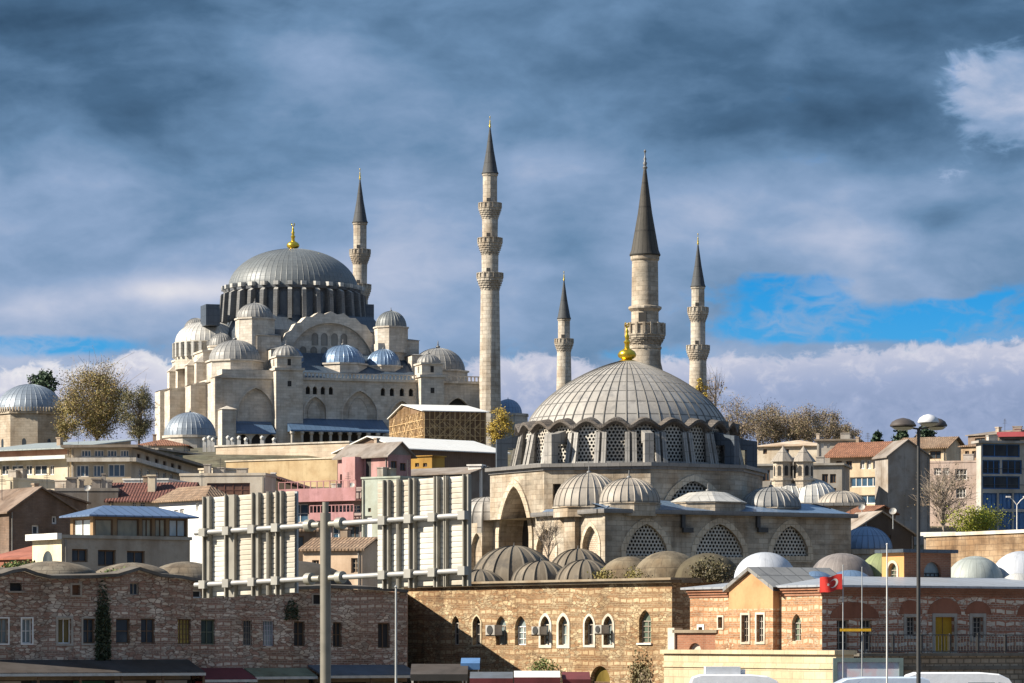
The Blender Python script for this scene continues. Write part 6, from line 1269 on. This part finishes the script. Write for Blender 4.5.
# lower storey, gallery and railing in front of the shaded face
zT = BH.z(8, -2.2, 656); m = MB(); m.box(.6, Wb, -2.6, -.01, 0, zT); m.build('gallery_base', STONE_D, bt)
m = MB(); m.box(.4, Wb, -2.8, -.01, zT+.003, zT+.16); m.box(.5, Wb, -2.68, -2.605, zT-.75, zT-.55); m.build('gallery_ledge', plaster('ledge_grime', (.16, .145, .12), .6), bt)
def rail(m):
    z0, z1 = zT+.165, zT+1.2
    for z in (z0+.08, z1-.06): m.box(.7, Wb, -2.66, -2.62, z, z+.05)
    n_ = int((Wb-.7)/.22)
    for i in range(n_): x = .7+i*.22; m.box(x, x+.028, -2.655, -2.627, z0+.131, z1-.062)
    for i in range(0, n_, 9): x = .7+i*.22+.1; m.box(x, x+.07, -2.68, -2.6, z0, z1+.05)
rl = thing('iron_railing', 'dark iron railing along the gallery of the brick hall', 'railing', BH.o, BH.phi); extra(rl, 'bars', IRON, rail)
TW = Fr(664, 197, R_=(836, 181)); tt = TW.thing('terrace_wall', 'pale yellow stone terrace wall in full sun below the orange gable', 'wall'); zW = TW.z(0, 0, 653.5)
m = MB(); m.box(0, TW.len, 0, 1.1, 0, zW); m.build('wall', STONE_Y, tt); m = MB(); m.box(-.15, TW.len+.15, -.18, 1.2, zW+.003, zW+.22); m.box(-.05, TW.len+.05, -.08, -.003, zW-.75, zW-.62); m.build('coping', STONE_Y, tt)
t, fr, pls = house('brick_ramp', 'low brick ramp wall with a small arch against the sunlit inn', 'wall', (676, 200.5), (716, 198.5), 633, 660, 2, BRICK, [(689, 643, 701, 655, dict(arch=1, gm=FW, fw=0))], ('flat', .15, .18), plaster('cornice_brown', 0))
extra(t, 'end_pier', FW, lambda m: m.box(-.5, -.003, -.15, .6, 0, t['zt']+.3))

# ------------------------------------------------------------------ billboards on the post (their backs)
BB = Fr(197, 94, R_=(468, 87), zb=0); bp = BB.front(); bb = BB.thing('billboard_gantry', 'steel post carrying two billboards seen from behind, white slats and dark uprights', 'billboard')
up = bp.u(325.5); m = MB(); m.tube([(up, 0, 0), (up, 0, BB.z(up, 0, 513))], .14, 16); m.tube([(up, 0, BB.z(up, 0, 513)), (up, 0, BB.z(up, 0, 502))], .085, 12); m.build('post', metal('post_paint', (.22, .205, .17), .5, .2), bb, 40)
r1 = lambda x: 533-(x-197)*18/271
r2 = lambda x: 585-(x-197)*14.5/271
def bq(px, py, w=-.02): u, z = BB.front(0).uz(px, py); return (u, w, z)
m = MB()
for rf in (r1, r2):
    for s_ in (-1, 1): m.tube([bq(325.5+s_*18, rf(325.5+s_*18)), bq(325.5+s_*13, rf(325.5+s_*13))], .16, 14); m.tube([bq(325.5+s_*13, rf(325.5+s_*13)), bq(325.5+s_*5, rf(325.5+s_*5))], .08, 10); m.mark()
m.build_each('flange', metal('flange_steel', (.32, .31, .27), .5, .3), bb, 40)
for (x0, x1) in ((196, 311), (340, 466)):
    for rf in (r1, r2): m = MB(); m.tube([bq(x0, rf(x0)), bq(x1, rf(x1))], .070, 12); m.build('rail', metal('rail_steel', (.34, .34, .335), .5, .3), bb, 40)
SL = plaster('slat_white', (.60, .585, .53), .5)
for x0, x1, ups, T, Bm in ((203, 291, ((202, 209), (224, 234), (251, 258), (266, 268), (275, 281)), (498, 491), (597, 593)), (374, 462, ((382, 388), (396, 398), (408, 414), (433, 437), (443, 445.5), (462, 468)), (482, 476), (588, 585))):
    wp = .13; n_ = 20; m = MB(); c0, c1, c2, c3 = bq(x0, Bm[0], wp), bq(x1, Bm[1], wp), bq(x1, T[1], wp), bq(x0, T[0], wp); c0, c1, c2, c3 = map(Vector, (c0, c1, c2, c3)); ow = Vector((0, .016, 0)); 
    for i in range(n_):
        f0, f1 = i/n_+.006, (i+1)/n_-.012; g1 = (i+1)/n_+.004
        a0, b0, a1, b1 = c0.lerp(c3, f0), c1.lerp(c2, f0), c0.lerp(c3, f1), c1.lerp(c2, f1); a2, b2 = c0.lerp(c3, g1), c1.lerp(c2, g1)
        m.quad(a0, b0, b1, a1); m.quad(a1, b1, b2+ow, a2+ow)
    pn = m.build('sign_panel', SL, bb); m = MB(); o = Vector((0, .09, 0)); o2 = Vector((0, .14, 0)); m.quad(c0+o, c1+o, c2+o, c3+o); m.quad(c1+o2, c0+o2, c3+o2, c2+o2); m.quad(c3+o, c2+o, c2+o2, c3+o2); m.quad(c0+o, c3+o, c3+o2, c0+o2); m.quad(c1+o2, c2+o2, c2+o, c1+o); m.build('face_sheet', plaster('sign_face', (.40, .45, .50), .2), pn)
    for u0, u1 in ups:
        k = (u0-x0)/(x1-x0); yt, yb = T[0]+(T[1]-T[0])*k-1.5, Bm[0]+(Bm[1]-Bm[0])*k+1; c, zt_ = bp.uz(u0, yt); d, _ = bp.uz(u1, yt); _, zb_ = bp.uz(u0, yb); m = MB(); t_ = min(.04, (d-c)*.3)
        m.box(c, c+t_, .005, .125, zb_, zt_); m.box(d-t_, d, .005, .125, zb_, zt_); m.box(c+t_, d-t_, .085, .122, zb_, zt_); uo = m.build('upright', metal('upright_steel', (.27, .255, .22), .5, .25), bb)
        if d-c > .1:
            m = MB()
            for rf in (r1, r2): z = BB.z((c+d)/2, 0, rf((u0+u1)/2)); m.box((c+d)/2-.12, (c+d)/2+.12, -.15, .003, z-.11, z+.11); m.mark()
            m.build_each('clamp', metal('clamp_steel', (.34, .33, .30), .5, .3), uo)

# ------------------------------------------------------------------ lamps, poles and flag
def pole(name, label, px, d, top, r_, mat, cat, base=0, cap=True, group=None):
    p = P(px, top, d); t = thing(name, label, cat, (p.x, d, base), 0, group); m = MB(); m.tube([(0, 0, 0), (0, 0, (p.z-base)*.5), (0, 0, p.z-base)], r_*1.25, 10, r_*.8); m.build('shaft', mat, t, 40)
    m = MB(); m.lathe(0, 0, [(r_*3, 0), (r_*3, .05), (r_*1.6, .12), (r_*1.5, .3)], 12); m.build('base', mat, t)
    if cap: m = MB(); m.lathe(0, 0, [(r_*.9, p.z-base), (r_*1.5, p.z-base+r_), (0, p.z-base+r_*2.6)], 10); m.build('cap', mat, t)
    return t, p.z-base
d = 110; t, zt_ = pole('street_lamp', 'tall dark street lamp with three bowl-shaped shades at upper right', 918.5, d, 429, .062, IRON, 'street lamp', cap=False); s = d/F
for dx, dy, yy, rr_, mat in ((-16, -.15, 423, 13, metal('shade_brown', (.075, .062, .055), .5, .1)), (8, -.5, 420, 10.5, plaster('shade_white', (.60, .61, .64), .1, .4)), (19, .35, 422, 11, metal('shade_brown', 0))):
    zz = CZ+(HY-yy)*s; x = dx*s; m = MB(); m.lathe(x, dy, [(rr_*s, zz-.12), (rr_*s*1.02, zz-.08), (rr_*s*.85, zz+.03), (rr_*s*.5, zz+.11), (.04, zz+.15), (0, zz+.155)], 20); o = m.build('lamp_shade', mat, t, 40)
    m = MB(); m.lathe(x, dy, [(rr_*s*.9, zz-.15), (rr_*s*.6, zz-.22), (0, zz-.25)], 16); m.build('diffuser', plaster('opal', (.55, .55, .53), .1, .3), o, 40)
    m = MB(); m.tube([(0, 0, zt_), (x*.5, dy*.5, zz-.16), (x*.8, dy, zz-.12)], .03, 8); m.build('arm', IRON, t)
pole('thin_pole', 'thin pale pole in front of the right end of the shaded inn', 396, 82, 588, .028, STEEL, 'pole')
pole('flagpole', 'slim pale flagpole left of the tall lamp pole, without a flag', 887, 132, 545, .03, plaster('pole_white', (.62, .62, .60), .1), 'flagpole')
pole('flagpole', 'thin flagpole flying the red flag', 843, 150, 566, .024, STEEL, 'flagpole')
pole('flagpole', 'thin bare pole between the flag and the pale flagpole', 862, 150, 568, .022, STEEL, 'flagpole')
t = thing('barrier_bar', 'yellow bar fixed across two thin poles', 'barrier', P(840, 630, 149.9), 0); s = 149.9/F
extra(t, 'bar', plaster('bar_yellow', (.70, .40, .02), .2), lambda m: m.box(0, 31*s, -.05, .0, -.06, .06)); extra(t, 'clip', IRON, lambda m: [m.box(x*s-.03, x*s+.03, .003, .09, -.05, .05) for x in (3, 22)])
d = 149.9; s = d/F; p = P(842.2, 574, d); t = thing('flag', 'red flag with white crescent and star blowing to the left of its pole', 'flag', p, 0)
def fl(u, v, o=0):   # u from the pole outwards, v downwards
    x = -u; y = .10*math.sin(u*7+v*1.5)*u; z = -v-.18*u+.03*math.sin(u*9); return Vector((x, y+o, z))
LF, HF = .96, .66; m = MB(); n_ = 14
for i in range(n_):
    for j in range(6): m.quad(fl(LF*i/n_, HF*j/6), fl(LF*(i+1)/n_, HF*j/6), fl(LF*(i+1)/n_, HF*(j+1)/6), fl(LF*i/n_, HF*(j+1)/6))
m.build('cloth', plaster('flag_red', (.62, .03, .02), .1, .7), t, 60)
for sgn in (-1, 1):
    m = MB(); cu, cv, R1, R2, of = .36, .33, .185, .145, .07; K_ = 28
    A = [(cu+R1*math.cos(a), cv+R1*math.sin(a)) for a in [R(24+i*(312/K_)) for i in range(K_+1)]]; Bq = [(cu+of*.72+R2*math.cos(a), cv+R2*math.sin(a)) for a in [R(31+i*(298/K_)) for i in range(K_+1)]]
    for i in range(K_): m.quad(*[fl(*q, .006*sgn) for q in (A[i], A[i+1], Bq[i+1], Bq[i])])
    m.build('crescent', WHITE, t); m = MB(); S_ = [(.60+(.085 if i % 2 == 0 else .034)*math.cos(R(180+36*i)), .33+(.085 if i % 2 == 0 else .034)*math.sin(R(180+36*i))) for i in range(10)]
    for i in range(10): m.quad(fl(.60, .33, .006*sgn), fl(*S_[i], .006*sgn), fl(*S_[(i+1) % 10], .006*sgn))
    m.build('star', WHITE, t)
d = 335; s = d/F; t, zt_ = pole('street_lamp', 'small white twin-armed street lamp beside the lime-green bush', 1017, d, 505, .06, WHITE, 'street lamp', base=H(0, 335)-.5, cap=False)
for sgn in (-1, 1): m = MB(); m.tube([(0, 0, zt_), (sgn*.35, 0, zt_+.45), (sgn*.75, 0, zt_+.75)], .05, 6); m.build('arm', WHITE, t); m = MB(); m.box(min(sgn*.6, sgn*1.05), max(sgn*.6, sgn*1.05), -.12, .12, zt_+.72, zt_+.86); m.build('lamp_head', WHITE, t)

# ------------------------------------------------------------------ light box and parked vans along the kerb
d = 152; s = d/F; p = P(868, 658, d); t = thing('display_case', 'grey-green framed display panel standing in front of the brick hall', 'display panel', (p.x, d, 0), 0); hw = 35*s; zt_ = p.z
extra(t, 'frame', metal('case_frame', (.16, .21, .20), .5, .2), lambda m: (m.box(-hw, -hw+.18, -.15, .15, .5, zt_), m.box(hw-.18, hw, -.15, .15, .5, zt_), m.box(-hw+.18, hw-.18, -.15, .15, zt_-.18, zt_), m.box(-hw+.18, hw-.18, -.15, .15, .5, .68)))
def poster():
    if 'faded_poster' in MC: return MC['faded_poster']
    mm, q, pp, tt_ = base_mat('faded_poster'); n_ = q.noise(tt_.outputs['Object'], 1.3, 4); r_ = q.n('ShaderNodeValToRGB'); q.put(r_.inputs[0], n_)
    while len(r_.color_ramp.elements) < 4: r_.color_ramp.elements.new(.5)
    for e_, (po, co) in zip(r_.color_ramp.elements, ((.3, (.40, .52, .58)), (.48, (.60, .62, .66)), (.6, (.66, .50, .52)), (.75, (.70, .68, .70)))): e_.position = po; e_.color = C4(co)
    q.put(pp.inputs['Base Color'], r_.outputs[0]); pp.inputs['Roughness'].default_value = .2; MC['faded_poster'] = mm; return mm
extra(t, 'poster', poster(), lambda m: m.box(-hw+.18, hw-.18, -.06, .06, .68, zt_-.18)); extra(t, 'leg', STEEL, lambda m: (m.box(-hw+.3, -hw+.45, -.08, .08, 0, .497), m.box(hw-.45, hw-.3, -.08, .08, 0, .497)))
PAINT = plaster('van_white', (.78, .79, .81), .08, .25)
def van(label, px, d, roof_y, L_=5.2, paint=None, flip=1, extra_box=False):
    s = d/F; Hh = CZ+(HY-roof_y)*s; t = thing('parked_van', label, 'van', ((px-512)*s, d, .02), 0 if flip == 1 else math.pi, 'vans parked along the kerb'); hl = L_/2; w2 = 1.0
    prof = [(-hl, .45), (hl-.1, .45), (hl, .7), (hl-.05, 1.05), (hl-.75, 1.3), (hl-1.55, Hh-.25), (hl-1.95, Hh-.06), (hl-2.6, Hh), (-hl+.4, Hh), (-hl+.1, Hh-.1), (-hl, Hh-.4)]
    m = MB(); n_ = len(prof)
    def sec(k): y = w2*k; return [Vector((x, y*(1 if z < 1.35 else 1-.12*(z-1.35)/(Hh-1.35)), z)) for x, z in prof]
    A, Bq = sec(-1), sec(1); c0 = [Vector((v.x*.985, v.y*.9, v.z*1.0+(.05 if v.z > Hh-.3 else 0))) for v in A]; c1 = [Vector((v.x, -v.y, v.z)) for v in c0]
    m.quad(*A); m.quad(*Bq[::-1])
    for i in range(n_):
        j = (i+1) % n_
        m.quad(A[i], c0[i], c0[j], A[j]); m.quad(c0[i], c1[i], c1[j], c0[j]); m.quad(c1[i], Bq[i], Bq[j], c1[j])
    m.build('body', paint or PAINT, t, 30)
    for sgn in (-1, 1):
        m = MB(); y = sgn*w2*.985
        m.quad((hl-1.95, y, 1.4), (hl-1.05, y, 1.4), (hl-1.55, y*.965, Hh-.4), (hl-2.0, y*.955, Hh-.35)); m.quad((hl-3.2, y, 1.4), (hl-2.1, y, 1.4), (hl-2.15, y*.955, Hh-.35), (hl-3.2, y*.955, Hh-.35)); o = m.build('side_window', GLASS, t); o.location.y = sgn*.03
        m = MB(); m.box(hl-1.35, hl-1.15, sgn*(w2+.02), sgn*(w2+.22), 1.4, 1.75); m.build('mirror', IRON, t)
        for x in (-hl+1.0, hl-.95):
            m = MB(); m.lathe(0, 0, [(.2, -.12), (.36, -.12), (.38, -.06), (.38, .06), (.36, .12), (.2, .12)], 20); wo_ = m.build('wheel', plaster('rubber', (.03, .03, .03), .2), t, 40); wo_.rotation_euler = (R(90), 0, 0); wo_.location = (x, sgn*(w2-.1), .38)
            m = MB(); m.lathe(0, 0, [(.2, -.1), (.2, .1), (0, .08)], 16); m.lathe(0, 0, [(.2, -.1), (0, -.08)], 16); m.build('rim', STEEL, wo_, 40)
        m = MB(); m.box(hl-.12, hl+.01, sgn*.85-.15, sgn*.85+.15, .78, .98); m.build('headlight', GLASS_P, t)
    m = MB(); k = .93; m.quad((hl-.80, -w2*.85, 1.36), (hl-.80, w2*.85, 1.36), (hl-1.53, w2*.8, Hh-.3), (hl-1.53, -w2*.8, Hh-.3)); o = m.build('windscreen', GLASS, t); o.location = (.035, 0, .02)
    m = MB(); m.box(-hl-.06, -hl+.1, -.95, .95, .4, .6); m.box(hl-.1, hl+.06, -.95, .95, .4, .6); m.build('bumper', IRON, t)
    if extra_box: m = MB(); m.box(-hl+.6, -hl+2.0, -.6, .6, Hh+.056, Hh+.36); m.box(-hl+2.003, -hl+2.2, -.5, .5, Hh+.056, Hh+.25); m.build('roof_unit', plaster('unit_grey', (.55, .58, .62), .2), t)
    return t
van('white van with a grey unit on its roof below the terrace wall', 752, 140, 676, 5.0, extra_box=True); van('pale blue-grey van between the other two at bottom right', 862, 134, 678.5, 5.2, plaster('van_bluegrey', (.48, .56, .68), .08, .25), -1); van('white van cut by the bottom right corner', 975, 138, 674, 5.6)
